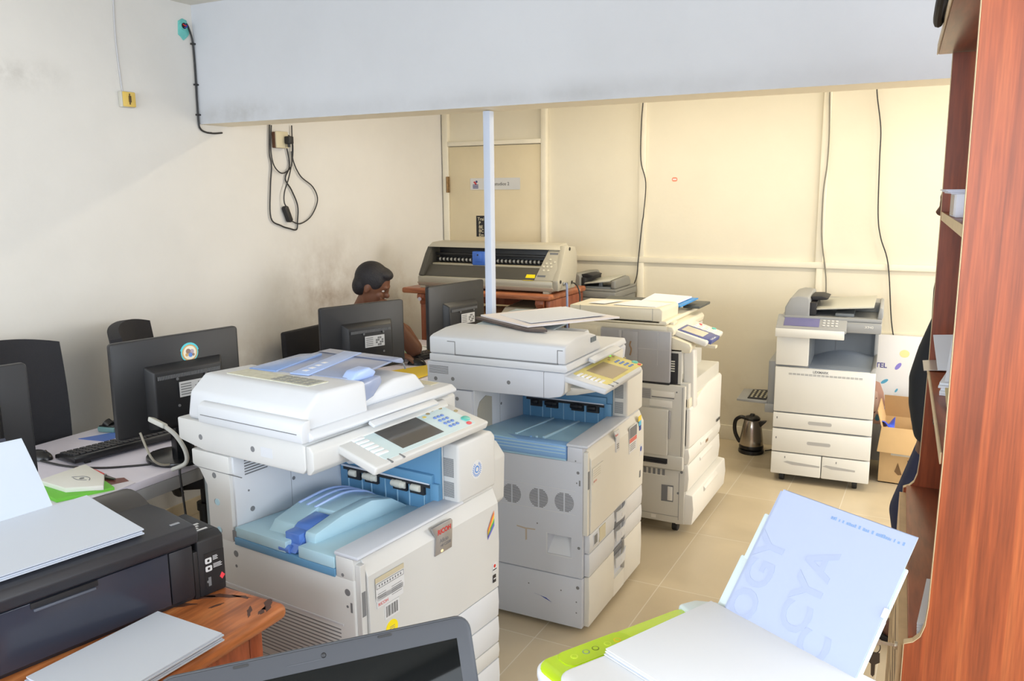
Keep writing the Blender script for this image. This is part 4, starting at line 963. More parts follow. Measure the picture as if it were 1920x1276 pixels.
B().hexa([(.02,.12,.285),(1.08,.12,.285),(1.07,.30,.285),(.03,.30,.285),(.035,.155,.318),(1.06,.155,.318),(1.05,.29,.325),(.05,.29,.325)], .006).out('top_cover', CUTG, v)
B().prism([(.004,.09),(.30,.05),(.30,.285),(.14,.288),(.10,.24)], 'x', .008, .05, .004).out('end_cheek', CUTD, v)
rl = B().cyl((.07,.172,.195), (.95,.172,.195), .012, 14)
for k_ in range(26): rl.cyl((.09+k_*.032,.172,.195), (.104+k_*.032,.172,.195), .0135, 14, mi=1)
rl.out('pinch_rail', [CUTK, mat('rail_grey', (196, 196, 192), .3, .5)], v)
B().box(.06, .955, .16, .19, .225, .243, .003).out('carriage_beam', CUTK, v)
B().box(.06, .955, .115, .20, .15, .172, .004).out('platen_strip', mat('platen_buff', (176, 168, 146), .35), v)
ca = B().box(.40, .505, .105, .165, .165, .262, .006, mi=0).box(.425, .48, .098, .106, .19, .25, .003, mi=0).cyl((.45,.095,.238), (.45,.106,.238), .006, 12, mi=1).box(.385, .40, .12, .16, .17, .20, .002, mi=1)
ca.out('carriage', [mat('carriage_blue', (66, 110, 196), .35), DARK], v)
Mv = basis((.945, .012, .088), (1,0,0), (.14/.24, .13/.24, .19/.24))
pp = B().hexa([(.93,.012,.086),(1.075,.012,.086),(1.10,.27,.086),(.945,.27,.086),(.985,.135,.287),(1.09,.135,.287),(1.10,.29,.30),(.985,.29,.30)], .005).out('control_panel', CUTG, v)
kb = B()
for (u_, w_) in ((.3,.55),(.55,.55),(.42,.68),(.2,.45),(.42,.45),(.64,.45),(.3,.33),(.55,.33),(.75,.6)):
    p0 = Vector((.93,.012,.086)).lerp(Vector((1.075,.012,.086)), u_); p1 = Vector((.985,.135,.287)).lerp(Vector((1.09,.135,.287)), u_); q = p0.lerp(p1, w_)
    kb.cyl(q+Vector((0,-.0035,.002)), q+Vector((0,.004,-.002)), .007, 12, mi=0)
for (u_, w_, mi) in ((.5,.86,1),(.3,.14,1)):
    p0 = Vector((.93,.012,.086)).lerp(Vector((1.075,.012,.086)), u_); p1 = Vector((.985,.135,.287)).lerp(Vector((1.09,.135,.287)), u_); q = p0.lerp(p1, w_)
    kb.hexa([q+Vector(d_) for d_ in ((-.03,-.003,-.005),(.03,-.003,-.005),(.03,.004,-.007),(-.03,.004,-.007),(-.03,-.001,.008),(.03,-.001,.008),(.03,.006,.006),(-.03,.006,.006))], mi=1)
kb.out('keys', [mat('key_pale', (214, 208, 190), .4), SLOT], pp)
ec = B().prism([(.015,.02),(.30,.02),(.34,.16),(.33,.25),(.30,.30),(.14,.315),(.06,.16),(.01,.09)], 'x', 1.068, 1.11, .006, mi=0)
for (y_, z_) in ((.20,.29),(.05,.08),(.24,.06)): ec.cyl((1.109,y_,z_), (1.113,y_,z_), .012, 14, mi=1)
ec.box(1.11, 1.122, .09, .15, .05, .075, .002, mi=2)
ec.out('end_cap', [CUTG, CUTK, mat('connector_silver', (176, 176, 172), .3, .7)], v)
B().prism([(.848,.018),(.925,.018),(.93,.024),(.90,.034),(.85,.034)], 'z', 0, .001, mtx=Matrix.Translation((0,-.012,.0855))).out('foot_label', YEL, v)
wl = B().hexa([(.855,.028,.093),(.93,.028,.093),(.93,.03,.093),(.855,.03,.093),(.862,.046,.122),(.925,.046,.122),(.925,.05,.122),(.862,.05,.122)], mi=0).out('warning_label', YEL, v)
text('CAMM-1', .022, INKG, (.62, .136, .298), (1,0,0), (0,.71,.70), v); text('Roland', .02, INKG, (.08, .136, .298), (1,0,0), (0,.71,.70), v)
tag(B().tube([(-2.052,4.651,1.136),(-2.029,4.606,1.125),(-2.011,4.569,1.062),(-2.006,4.560,0.925),(-2.006,4.560,0.606),(-2.0,4.55,0.02),(-2.03,4.52,0.008)], .007, 8).out('data_cable', mat('cable_bluegrey', (120, 134, 170), .4)), 'blue grey data cable hanging from the right end of the vinyl cutter', 'cable')
tag(B().tube([(-2.052,4.761,1.130),(-2.020,4.742,1.116),(-1.997,4.733,1.062),(-1.993,4.724,0.970),(-1.993,4.724,0.606),(-1.99,4.72,0.02),(-2.03,4.70,0.006)], .005, 8).out('power_cable', CBL), 'thin black cable hanging behind the blue grey one at the table end', 'cable')
# carton and cream machine under the table
c = empty('cardboard_carton', (-2.782, 4.60, 0), 0, 'tall closed brown carton standing under the red wood table', 'box')
B().box(0, .275, 0, .365, 0, .916, .003).out('carton', CARD, c)
B().hexa([(0,0,.9165),(.137,0,.9165),(.137,.365,.9165),(0,.365,.9165),(-.01,0,.921),(.136,0,.925),(.136,.365,.925),(-.01,.365,.921)]).hexa([(.138,0,.9165),(.275,0,.9165),(.275,.365,.9165),(.138,.365,.9165),(.139,0,.925),(.283,0,.921),(.283,.365,.921),(.139,.365,.925)]).out('top_flap', CARD, c)
B().box(.12, .155, -.001, 0, .65, .916).out('tape', mat('tape_brown', (170, 120, 66), .35), c)
c = empty('desktop_copier', (-2.476, 4.575, .1496), 0, 'cream machine with a grey glass lid tucked under the table\'s right end', 'copier'); c.scale = (.912, .912, .912)
B().box(0, .28, 0, .36, .02, .86, .01).box(.02, .28, -.002, .002, .6, .602, mi=1).box(.02, .28, -.002, .002, .4, .402, mi=1).out('body', [CRE, SLOT], c)
B().hexa([(0,0,.86),(.28,0,.86),(.28,.36,.86),(0,.36,.86),(.02,.03,.905),(.26,.03,.905),(.26,.36,.93),(.02,.36,.93)], .008).out('lid', CRE, c)
B().hexa([(.03,.035,.904),(.25,.035,.904),(.25,.32,.922),(.03,.32,.922),(.035,.04,.909),(.245,.04,.909),(.245,.32,.928),(.035,.32,.928)]).out('lid_window', mat('glass_olive', (150, 148, 124), .25), c)
for (x_, y_) in ((.03,.03),(.25,.03),(.03,.33),(.25,.33)): B().cyl((x_,y_,-.164), (x_,y_,.021), .018, 12).out('foot', RUB, c)
B().cyl((.05,-.003,.83), (.05,.002,.83), .008, 12).out('knob', SLOT, c)
# folder and papers on the second copier
def w2(lx, ly, z):
    a_ = R(.5); return (-1.125 + lx*math.cos(a_) - ly*math.sin(a_), 2.754 + lx*math.sin(a_) + ly*math.cos(a_), z)
def fold(lx, ly, z): return w2(lx, ly, z)
zA = 1.1505
f = sheet('magazine', [fold(-.66,.33,zA+.004),fold(-.325,.145,zA+.001),fold(-.235,.15,zA+.004),fold(-.30,.60,zA+.015),fold(-.55,.62,zA+.012)][0:3]+[fold(-.52,.50,zA+.010)], .010, 'dark backed magazine under the white papers on the pale grey copier lid', 'magazine', mat('cover_brown', (88, 76, 72), .4))
sheet('paper_stack', [fold(-.645,.352,zA+.014),fold(-.325,.160,zA+.012),fold(-.045,.45,zA+.026),fold(-.40,.66,zA+.024)], .007, 'slightly curled pale printed pages fanned on the dark magazine, pale grey copier', 'paper', mat('page_rosy', (232, 226, 226), .6), curl=.004)
sheet('loose_sheet', [fold(-.56,.37,zA+.0235),fold(-.33,.20,zA+.0225),fold(-.10,.44,zA+.0365),fold(-.36,.62,zA+.0375)], .0015, 'bright white sheet topmost on the pages lying on the pale grey copier', 'paper', PAPER, curl=.006)

# ---------------------------------------------------------------- the row of white desks along the left wall
LAM = mat('laminate_lilac', (226, 222, 236), .35, var=.02, scale=4)
EDGE = mat('desk_edge_grey', (150, 150, 152), .45)
BMET = mat('metal_black', (30, 30, 32), .4, .3)
def desk(y0, y1, label):
    t = empty('desk', (-3.06, y0, 0), 0, label, 'table')
    L_ = y1-y0
    B().box(0, .715, 0, L_, .722, .75, .003).out('desktop', LAM, t)
    B().box(.70, .7145, .01, L_-.01, .675, .7215, .002).out('front_apron', EDGE, t)
    B().box(.02, .04, .05, L_-.05, .45, .7215, .002).out('modesty_panel', EDGE, t)
    for (x_, y_) in ((.05,.06),(.66,.06),(.05,L_-.06),(.66,L_-.06)): B().box(x_-.02, x_+.02, y_-.02, y_+.02, 0, .722, .002).out('leg', BMET, t)
    return t
desk(.95, 2.92, 'long white topped desk along the left wall with the near monitors on it')
desk(2.94, 4.45, 'white topped desk in the left corner where the seated person is working')

MONB = mat('monitor_black', (33, 34, 38), .42, var=.05, scale=12)
MONG = mat('monitor_gloss', (24, 25, 28), .22)
VENT = mat('vent_grey', (110, 112, 116), .5)
def monitor(loc, yaw, label, zb, w=.485, h=.325, deep=True, sticker=False, lab=True, group=None):
    # back faces +x, screen faces -x ; y runs along the width
    t = empty('monitor', loc, yaw, label, 'monitor')
    z0 = zb - loc[2]
    b = B()
    b.prism(rrect(w, h, .012, 4, cx=w/2, cy=z0+h/2), 'x', -.012, .012, .005)
    b.prism([(z0+.05,0)], 'x', 0, 0) if False else None
    b.out('back_shell', MONB, t)
    B().prism(rrect(w-.012, h-.012, .008, 4, cx=w/2, cy=z0+h/2), 'x', -.016, -.011, .001).out('bezel', MONG, t)
    B().box(-.0172, -.0158, .02, w-.02, z0+.028, z0+h-.02).out('screen', mat('screen_glow', (150, 168, 190), .2, emit=.15), t)
    e0 = .105; e1 = w-.075
    B().hexa([(.010,e0-.015,z0+.035),(.012,e1+.015,z0+.035),(.010,e1+.012,z0+.235),(.010,e0-.012,z0+.235),(.052,e0,z0+.045),(.052,e1,z0+.045),(.052,e1,z0+.205),(.052,e0,z0+.205)] if False else
              [(.010,e0,z0+.015),(.010,e1,z0+.015),(.010,e1,z0+.240),(.010,e0,z0+.240),(.05,e0+.02,z0+.02),(.05,e1-.02,z0+.02),(.044,e1-.02,z0+.218),(.044,e0+.02,z0+.218)], .006, 3).out('rear_housing', MONB, t)
    v = B()
    for k in range(40): v.box(.0485, .0512, e0+.03+k*(e1-e0-.06)/40, e0+.03+(k+.55)*(e1-e0-.06)/40, z0+.190, z0+.203)
    v.out('vent_slots', VENT, t)
    if lab:
        lb = B().box(.05, .0512, e0+.105, e0+.215, z0+.118, z0+.172, mi=0)
        for k in range(5): lb.box(.0508, .0515, e0+.11, e0+.15, z0+.125+k*.009, z0+.1285+k*.009, mi=1)
        for i in range(4):
            for j in range(4):
                if (i*7+j*5) % 3: lb.box(.0508, .0515, e0+.165+i*.011, e0+.175+i*.011, z0+.122+j*.011, z0+.131+j*.011, mi=1)
        lb.out('rating_label', [mat('label_grey', (206, 208, 212), .5), INKG], t)
    for (y_, z_) in ((e0+.10,z0+.185),(e0+.21,z0+.185),(e0+.10,z0+.09),(e0+.21,z0+.09)): B().cyl((.05,y_,z_), (.0525,y_,z_), .005, 12).out('screw', VENT, t)
    if sticker:
        s = B(); yc, zc = w*.585, z0+.262
        s.cyl((.0122,yc,zc), (.0135,yc,zc), .033, 40, mi=0).cyl((.013,yc,zc), (.0142,yc,zc), .029, 36, mi=1).cyl((.0138,yc,zc), (.0148,yc,zc), .0245, 36, mi=2)
        for (dy, dz, r_, mi) in ((-.006,.006,.009,3),(.008,.004,.008,4),(.002,-.008,.008,5),(-.012,-.006,.006,1),(.013,-.008,.005,3)): s.cyl((.0144,yc+dy,zc+dz), (.0152,yc+dy,zc+dz), r_, 16, mi=mi)
        for k in range(9): s.box(.012, .0137, -.005, .005, .030, .036, mi=0, mtx=Matrix.Translation((0,yc,zc)) @ Matrix.Rotation(R(-70+k*17), 4, 'X'))
        s.out('round_sticker', [mat('sticker_cyan', (90, 200, 214), .5), mat('sticker_tan', (206, 164, 104), .5), mat('sticker_ivory', (232, 224, 206), .5), mat('sticker_brown', (150, 122, 110), .5), mat('sticker_mauve', (176, 160, 176), .5), mat('sticker_sky', (96, 140, 214), .5)], t)
    st = B().box(-.03, .01, w/2-.035, w/2+.035, .0, z0+.06, .006)
    st.out('stand_neck', MONG, t)
    B().prism([(.12*math.cos(2*PI*k/28), .105*math.sin(2*PI*k/28)) for k in range(28)], 'z', 0, .016, .005, mtx=Matrix.Translation((-.05, w/2, 0))).out('stand_base', MONG, t)
    return t
monitor((-2.425, 1.765, .7505), -11, 'large black monitor with a round cyan and tan sticker on its back', .882, .478, .332, sticker=True)
monitor((-2.535, 2.935, .7505), -19.6, 'black monitor hiding the seated person\'s body, middle of the desk row', .852, .465, .325)
monitor((-2.345, 3.545, .7505), -9.6, 'black monitor in front of the red table leg, farthest of the monitors', .885, .45, .335)
monitor((-2.40, .955, .7505), -14, 'black monitor cut by the left picture edge', .905, .46, .330, lab=True)

KEYM = mat('keycap_black', (36, 36, 40), .45)
def keyboard(loc, yaw, label):
    t = empty('keyboard', loc, yaw, label, 'keyboard')
    B().hexa([(-.075,0,.004),(.075,0,.004),(.075,.44,.004),(-.075,.44,.004),(-.075,0,.028),(.075,0,.016),(.075,.44,.016),(-.075,.44,.028)] if False else
             [(-.075,0,.002),(.075,0,.010),(.075,.44,.010),(-.075,.44,.002),(-.075,0,.018),(.075,0,.034),(.075,.44,.034),(-.075,.44,.018)], .004).out('case', BLKP, t)
    k = B()
    for i in range(5):
        for j in range(18):
            x = -.058+i*.023; z = .0195+(x+.075)*.1067
            k.box(x, x+.018, .012+j*.0232, .031+j*.0232, z-.004, z+.005, .0015)
    k.out('keys', KEYM, t)
    for y_ in (.05,.39): B().box(.055, .068, y_-.01, y_+.01, 0, .012).out('foot', BLKP, t)
    return t
def mouse(loc, yaw, label):
    t = empty('mouse', loc, yaw, label, 'mouse')
    b = B().ell((0,0,.0), (.056,.032,.036), 24, 16); 
    for v in b.bm.verts: v.co.z = max(v.co.z, .001)
    b.out('shell', BLKP, t)
    B().cyl((.030,-.004,.028), (.030,.004,.028), .007, 14).out('scroll_wheel', KEYM, t)
    return t
keyboard((-2.755, 1.79, .7505), -9, 'black keyboard under the large stickered monitor')
mouse((-2.885, 1.775, .7505), 20, 'black computer mouse left of the keyboard on the white desk')
tag(B().tube([(-2.84,1.755,.757),(-2.70,1.765,.754),(-2.58,1.808,.753),(-2.50,1.87,.753),(-2.43,1.935,.753),(-2.37,1.945,.753),(-2.336,1.935,.752),(-2.325,1.925,.73),(-2.322,1.93,.62),(-2.32,1.94,.45)], .004, 8).out('mouse_cable', CBL), 'thin black cable curving across the white desk and over its front edge', 'cable')
tag(B().tube([(-2.55,2.0,.76),(-2.40,2.03,.757),(-2.345,2.03,.755),(-2.328,2.03,.72),(-2.325,2.04,.5),(-2.33,2.05,.25)], .005, 8).out('monitor_cable', CBL), 'black cable dropping over the desk edge beside the off white copier', 'cable')
# white power plug at the back of the stickered monitor
p = empty('plug_lead', (0, 0, 0), 0, 'pale grey power plug and cord at the back of the stickered monitor', 'cord')
CG = mat('cord_pale', (206, 208, 204), .45)
B().hexa([(-2.318,1.806,.955),(-2.318,1.832,.945),(-2.318,1.835,.962),(-2.318,1.81,.972),(-2.27,1.826,.930),(-2.27,1.846,.922),(-2.27,1.85,.940),(-2.27,1.828,.948)], .004).out('plug', CG, p)
B().tube([(-2.275,1.838,.935),(-2.25,1.86,.90),(-2.24,1.885,.84),(-2.262,1.90,.79),(-2.33,1.90,.757)], .0075, 10).out('cord', CG, p)
tag(B().tube([(-2.39,1.83,.90),(-2.36,1.85,.80),(-2.37,1.93,.760),(-2.39,2.05,.758),(-2.41,2.2,.757)], .004, 8).out('signal_cable', mat('cord_buff', (176, 172, 160), .5)), 'thin buff cable behind the foot of the stickered monitor', 'cable')
# booklet, pliers, card, phone on the near desk
def flat(name, pts, z0, z1, m, label, cat, bev=0): return tag(B().prism(pts, 'z', z0, z1, bev).out(name, m), label, cat)
flat('leaflet', [(-2.53,1.66),(-2.36,1.60),(-2.335,1.68),(-2.345,1.76),(-2.43,1.78)], .7505, .7525, mat('leaflet_pale', (226, 222, 232), .5), 'pale leaflet with a dark red corner under the red pliers', 'leaflet')
tag(B().prism([(-2.475,1.72),(-2.40,1.70),(-2.375,1.76),(-2.42,1.775)], 'z', .7527, .7531).out('photo_print', mat('print_maroon', (120, 66, 58), .4)), 'small maroon print lying half under the red pliers', 'print')
bk = empty('booklet', (-2.515, 1.662, .7505), 0, 'white booklet with a faint eye drawing and green edge on the desk', 'booklet')
B().prism([(-.11,-.10),(.10,-.135),(.17,.02),(.05,.06),(-.08,.075)], 'z', 0, .012, .001).out('back_cover', mat('cover_green', (110, 196, 60), .5), bk)
pg = B().prism([(-.075,-.075),(.075,-.085),(.165,-.015),(.075,.055),(-.085,.10)], 'z', .0121, .028, .002, mi=0)
pg.tube([(.0,-.01,.0285),(.03,.012,.0285),(.06,.012,.0285),(.08,-.004,.0285)], .0012, 6, mi=1).tube([(.01,-.012,.0285),(.04,-.018,.0285),(.07,-.006,.0285)], .0012, 6, mi=1).cyl((.04,-.002,.028), (.04,-.002,.0286), .008, 14, mi=1)
pg.out('pages', [mat('page_ivory', (232, 232, 226), .6), INKG], bk)
pl = empty('pliers', (-2.50, 1.738, .7585), 2, 'red handled pliers lying beside the white booklet on the desk', 'pliers')
RED = mat('handle_red', (222, 44, 38), .35)
B().tube([(-.13,.012,.0),(-.07,.026,.0),(-.01,.014,.0),(.02,.004,.0)], .0085, 10).out('upper_handle', RED, pl)
B().tube([(-.10,-.010,.0),(-.05,-.026,.0),(.0,-.022,.0),(.022,-.006,.0)], .0085, 10).out('lower_handle', RED, pl)
B().cyl((.025,0,-.006), (.025,0,.007), .011, 16).hexa([(.02,-.010,-.004),(.08,-.003,-.003),(.08,.003,-.003),(.02,.010,-.004),(.02,-.010,.005),(.08,-.003,.003),(.08,.003,.003),(.02,.010,.005)], .001).out('jaws', mat('jaw_steel', (120, 118, 116), .3, .8), pl)
flat('blue_card', [(-2.985,2.005),(-2.86,2.03),(-2.86,2.14),(-2.93,2.14)], .7505, .7520, mat('card_blue', (76, 110, 190), .4), 'blue printed card at the wall side of the near white desk', 'card')
ph = empty('calculator', (-2.975, 2.16, .7505), 12, 'small dark device with a teal edge behind the stickered monitor', 'device')
B().box(-.04, .04, -.05, .09, .0, .022, .005).out('body', mat('device_teal', (104, 140, 140), .4), ph)
B().box(-.036, .036, -.045, .085, .0215, .026, .003).cyl((-.0,-.02,.02), (-.02,-.02,.034), .02, 14).out('top', BLKP, ph)
# ---- woman's desk
flat('yellow_folder', [(-2.60,3.47),(-2.36,3.32),(-2.352,3.55),(-2.48,3.735)], .756, .764, mat('folder_yellow', (238, 206, 62), .45), 'yellow folder on the corner desk in front of the seated person\'s hand', 'folder')
bs = B().prism([(-2.57,3.40),(-2.352,3.25),(-2.352,3.46),(-2.45,3.55)], 'z', .7505, .7555, mi=0)
tag(bs.out('ring_binder', mat('binder_teal', (70, 124, 132), .45)), 'teal binder under the yellow folder', 'binder')
keyboard((-2.68, 3.86, .7505), -14, 'black keyboard under the farthest monitor by the seated person\'s hand')
mouse((-2.575, 3.775, .7505), 10, 'black mouse under the seated person\'s hand')
tag(B().prism(rrect(.006,.006,.0025), 'z', 0, .001, mtx=Matrix.Translation((-2.535,3.785,.788))).out('indicator_light', mat('led_orange', (255, 120, 40), .4, emit=3)), 'tiny orange light glowing by the far keyboard', 'light') if False else None
for k_, (p_, z_, m_, lb_) in enumerate(((((-2.88,4.0),(-2.70,3.96),(-2.68,4.16),(-2.86,4.22)), .7505, PAPER, 'lowest white sheet of the loose papers beside the seated person\'s elbow'),
                                   (((-2.86,4.03),(-2.72,3.97),(-2.70,4.12),(-2.84,4.2)), .7535, mat('page_green', (150, 176, 130), .6), 'green printed slip among the papers beside the seated person\'s elbow'),
                                   (((-2.90,4.06),(-2.74,4.02),(-2.73,4.2),(-2.88,4.26)), .7560, PAPER, 'topmost white sheet of the loose papers beside the seated person\'s elbow'))):
    flat('loose_sheet', p_, z_, z_+.002, m_, lb_, 'paper')
tag(B().tube([(-2.86,3.98,.763),(-2.80,4.04,.785),(-2.74,4.08,.79),(-2.72,4.16,.765),(-2.80,4.20,.762)], .0035, 6).out('white_cable', CBW), 'white cable looped over the papers by the seated person\'s elbow', 'cable')

# ---------------------------------------------------------------- office chairs
FAB = mat('chair_mesh_black', (30, 30, 36), .75, bump=.3, bscale=300)
CHP = mat('chair_plastic', (40, 40, 42), .4)
def chair(loc, yaw, label, wing):
    t = empty('office_chair', loc, yaw, label, 'chair')
    # faces +x; backrest at -x
    w = .245
    def bk(u, v):
        y = (u-.5)*2*w*(1-.04*(1-v)); z = .56+.585*v - .034*abs(2*u-1)**2.2*v**2
        x = -.262 - .02*v + (wing*abs(2*u-1)**2.5) + .016*math.sin(PI*v)
        return (x, y, z)
    b = B().grid(bk, 18, 14, -.045); o = b.out('backrest', FAB, t, sharp=60)
    B().box(-.26, -.20, -.05, .05, .36, .62, .012).out('back_bracket', CHP, t)
    s = B().box(-.22, .25, -.24, .24, .42, .49, .03, 4).out('seat', FAB, t)
    for sg in (-1, 1):
        a = B().tube([(-.05,sg*.25,.42),(-.06,sg*.29,.45),(-.07,sg*.29,.56),(-.05,sg*.285,.655)], .016, 8)
        a.box(-.20, .06, sg*.285-.04, sg*.285+.04, .655, .69, .014, 3); a.out('armrest', CHP, t)
    B().cyl((0,0,.10), (0,0,.28), .03, 16).cyl((0,0,.27), (0,0,.42), .018, 16).cyl((0,0,.25), (0,0,.285), .038, 16).out('gas_column', BMET, t)
    st = B()
    for k in range(5):
        a_ = 2*PI*k/5+.3; st.hexa([(-.0,-.025,.07),(.27,-.015,.06),(.27,.015,.06),(0,.025,.07),(0,-.025,.11),(.27,-.015,.08),(.27,.015,.08),(0,.025,.11)], .005)
        me = st
    st.bm.free(); st = B()
    for k in range(5):
        a_ = 2*PI*k/5+.3; M_ = Matrix.Rotation(a_, 4, 'Z')
        pts = [M_ @ Vector(p_) for p_ in [(-.0,-.025,.07),(.27,-.015,.06),(.27,.015,.06),(0,.025,.07),(0,-.025,.11),(.27,-.015,.08),(.27,.015,.08),(0,.025,.11)]]
        st.hexa(pts, .004)
    st.out('star_base', CHP, t)
    for k in range(5):
        a_ = 2*PI*k/5+.3; x_, y_ = .265*math.cos(a_), .265*math.sin(a_)
        B().cyl((x_-.02*math.sin(a_), y_+.02*math.cos(a_), .03), (x_+.02*math.sin(a_), y_-.02*math.cos(a_), .03), .03, 16, bev=.004).out('caster', RUB, t)
    return t
chair((-2.955, 1.868, 0), 4, 'tall winged black office chair at the left picture edge by the wall', .075)
chair((-2.985, 2.60, 0), 38, 'black office chair mostly hidden behind the stickered monitor', .05)
# ---------------------------------------------------------------- people
SKIN = mat('skin_brown', (112, 72, 52), .5, var=.06, scale=12)
SKIN2 = mat('skin_dark', (92, 60, 46), .5, var=.06, scale=12)
HAIR = mat('hair_black', (26, 23, 28), .6, bump=.4, bscale=160)
def limb(b, pts, rad, n=14):
    for i in range(len(pts)-1):
        p, q = Vector(pts[i]), Vector(pts[i+1]); b.cyl(p, q, rad[i], n, r1=rad[i+1])
    for p, r in zip(pts, rad): b.ell(p, (r, r, r), n, 10)
def hand(b, wrist, fwd, up, thumb_sign, curl, L=.175):
    # palm and five separate fingers; 'up' is the back of the hand
    f = Vector(fwd).normalized(); u = (Vector(up)-f*Vector(up).dot(f)).normalized(); s = f.cross(u)*thumb_sign   # s: towards the thumb
    w = Vector(wrist); pl = L*.50
    M = Matrix((f, s, u)).transposed().to_4x4(); M.translation = w + f*pl*.52
    b.ell((0,0,0), (pl*.60, .040, .015), 16, 10, mtx=M)
    limb(b, [w-f*.02, w+f*.03], [.024, .024], 10)
    for k, (off, ln) in enumerate(((.028,.92),(.010,1.0),(-.009,.95),(-.027,.76))):
        p = w + f*pl*(.92-.05*abs(k-1)) + s*off; d = f.copy(); pts = [w + f*pl*.6 + s*off*.9, p]
        sp = s*(off*.35)
        for j, seg in enumerate((.040,.026,.021)):
            a = curl[k]*(j+.6)*.5
            d = (f*math.cos(a) - u*math.sin(a) + sp).normalized(); p = p + d*seg*ln; pts.append(p)
        limb(b, pts, [.010,.0098,.009,.008,.0068], 8)
    tb = w + f*pl*.25 + s*.030; d1 = (f*.55 + s*.8 - u*.25).normalized(); d2 = (f*.9 + s*.35 - u*.3).normalized()
    limb(b, [w+f*pl*.2+s*.012, tb, tb+d1*.034, tb+d1*.034+d2*.028], [.014,.013,.0105,.008], 8)
def head(b, c, face, up, r=.105):
    f = Vector(face).normalized(); u = (Vector(up)-f*Vector(up).dot(f)).normalized(); s = f.cross(u)
    M = Matrix((f, s, u)).transposed().to_4x4(); M.translation = Vector(c)
    k = r/.105
    b.ell((-.008*k,0,.022*k), (.098*k,.076*k,.098*k), 24, 16, mtx=M)                       # skull
    b.ell((.022*k,0,-.045*k), (.066*k,.058*k,.082*k), 20, 14, mtx=M)                       # face and jaw
    b.ell((.062*k,0,-.100*k), (.024*k,.026*k,.020*k), 12, 10, mtx=M)                       # chin
    b.ell((.078*k,0,.022*k), (.018*k,.050*k,.012*k), 12, 8, mtx=M)                         # brow
    b.ell((.096*k,0,-.028*k), (.018*k,.016*k,.016*k), 12, 10, mtx=M); b.ell((.088*k,0,-.006*k), (.012*k,.010*k,.028*k), 10, 8, mtx=M)   # nose
    b.ell((.084*k,0,-.062*k), (.014*k,.026*k,.008*k), 12, 8, mtx=M); b.ell((.082*k,0,-.074*k), (.014*k,.022*k,.008*k), 12, 8, mtx=M)    # lips
    for sg in (-1,1):
        b.ell((-.012*k,sg*.078*k,-.012*k), (.018*k,.008*k,.030*k), 12, 10, mtx=M)          # ear
        b.ell((.060*k,sg*.038*k,-.030*k), (.022*k,.022*k,.022*k), 12, 10, mtx=M)           # cheek
    return M
def fuse(b, name, m, parent, vox=.006, it=6):
    o = b.out(name, m, parent)
    md = o.modifiers.new('r', 'REMESH'); md.mode = 'VOXEL'; md.voxel_size = vox; md.use_smooth_shade = True
    sm = o.modifiers.new('s', 'SMOOTH'); sm.factor = .5; sm.iterations = it
    bpy.context.view_layer.update()
    me = bpy.data.meshes.new_from_object(o.evaluated_get(bpy.context.evaluated_depsgraph_get()))
    o.modifiers.clear(); old = o.data; o.data = me; bpy.data.meshes.remove(old)
    me.name = name; me.materials.clear(); me.materials.append(m)
    for p in me.polygons: p.use_smooth = True
    return o
def eyes(M, k, parent):
    e = B()
    for sg in (-1,1):
        e.ell((.068*k,sg*.032*k,.000*k), (.012*k,.014*k,.008*k), 14, 10, mi=0, mtx=M); e.ell((.0775*k,sg*.032*k,.0), (.004*k,.006*k,.006*k), 10, 8, mi=1, mtx=M)
    e.out('eyes', [mat('eye_white', (214, 206, 200), .3), INK], parent)

# seated woman
wm = empty('person', (-3.16, 3.80, 0), 0, 'seated person in a dark top, hand on mouse, face near her raised hand', 'person')
def L(x, y, z): return (x+3.16, y-3.80, z)
b = B()
HM = head(b, L(-2.865,3.785,1.185), (.82,.42,-.42), (.28,.0,1))
limb(b, [L(-2.91,3.79,1.11), L(-2.975,3.80,1.00)], [.052,.062])                            # neck
limb(b, [L(-3.06,3.80,.92), L(-3.12,3.80,.74), L(-3.17,3.80,.54)], [.125,.125,.14]);  b.ell(L(-3.03,3.80,.95), (.10,.19,.085), 20, 14)
limb(b, [L(-3.0,3.64,.965), L(-2.95,3.59,.81), L(-2.745,3.735,.805)], [.060,.050,.034])       # right arm to the mouse
hand(b, L(-2.725,3.742,.806), (.95,.20,-.10), (0,0,1), 1, (.55,.5,.55,.7))
limb(b, [L(-3.0,3.97,.965), L(-2.82,4.0,.875), L(-2.655,3.865,.822)], [.062,.056,.050]); limb(b, [L(-2.655,3.865,.822), L(-2.70,3.83,.90), L(-2.735,3.80,.985)], [.050,.046,.034])
hand(b, L(-2.735,3.80,.99), (-.2,-.12,1), (.85,.4,.2), -1, (1.5,1.5,1.5,1.5))
for sg in (-1,1): limb(b, [L(-3.17,3.80+sg*.10,.54), L(-2.78,3.80+sg*.12,.545), L(-2.76,3.80+sg*.12,.10), L(-2.62,3.80+sg*.12,.05)], [.085,.062,.045,.032])
bd = fuse(b, 'body', SKIN, wm, .0055, 5)
h = B(); 
h.ell((-.018,0,.034), (.100,.083,.096), 28, 18, mtx=HM); h.ell((-.060,0,-.02), (.052,.074,.070), 20, 14, mtx=HM); h.ell((.03,.0,.085), (.062,.060,.034), 18, 12, mtx=HM)
for sg in (-1,1): h.ell((.008,sg*.064,.035), (.045,.014,.045), 14, 10, mtx=HM)
fuse(h, 'hair', HAIR, wm, .006, 4)
eyes(HM, 1, wm)
c = B(); limb(c, [L(-3.06,3.80,.905), L(-3.12,3.80,.74), L(-3.17,3.80,.52)], [.135,.137,.152]); c.ell(L(-3.045,3.80,.94), (.108,.165,.085), 20, 14)
fuse(c, 'top', mat('cloth_charcoal', (34, 30, 34), .8), wm, .008, 5)
c = B()
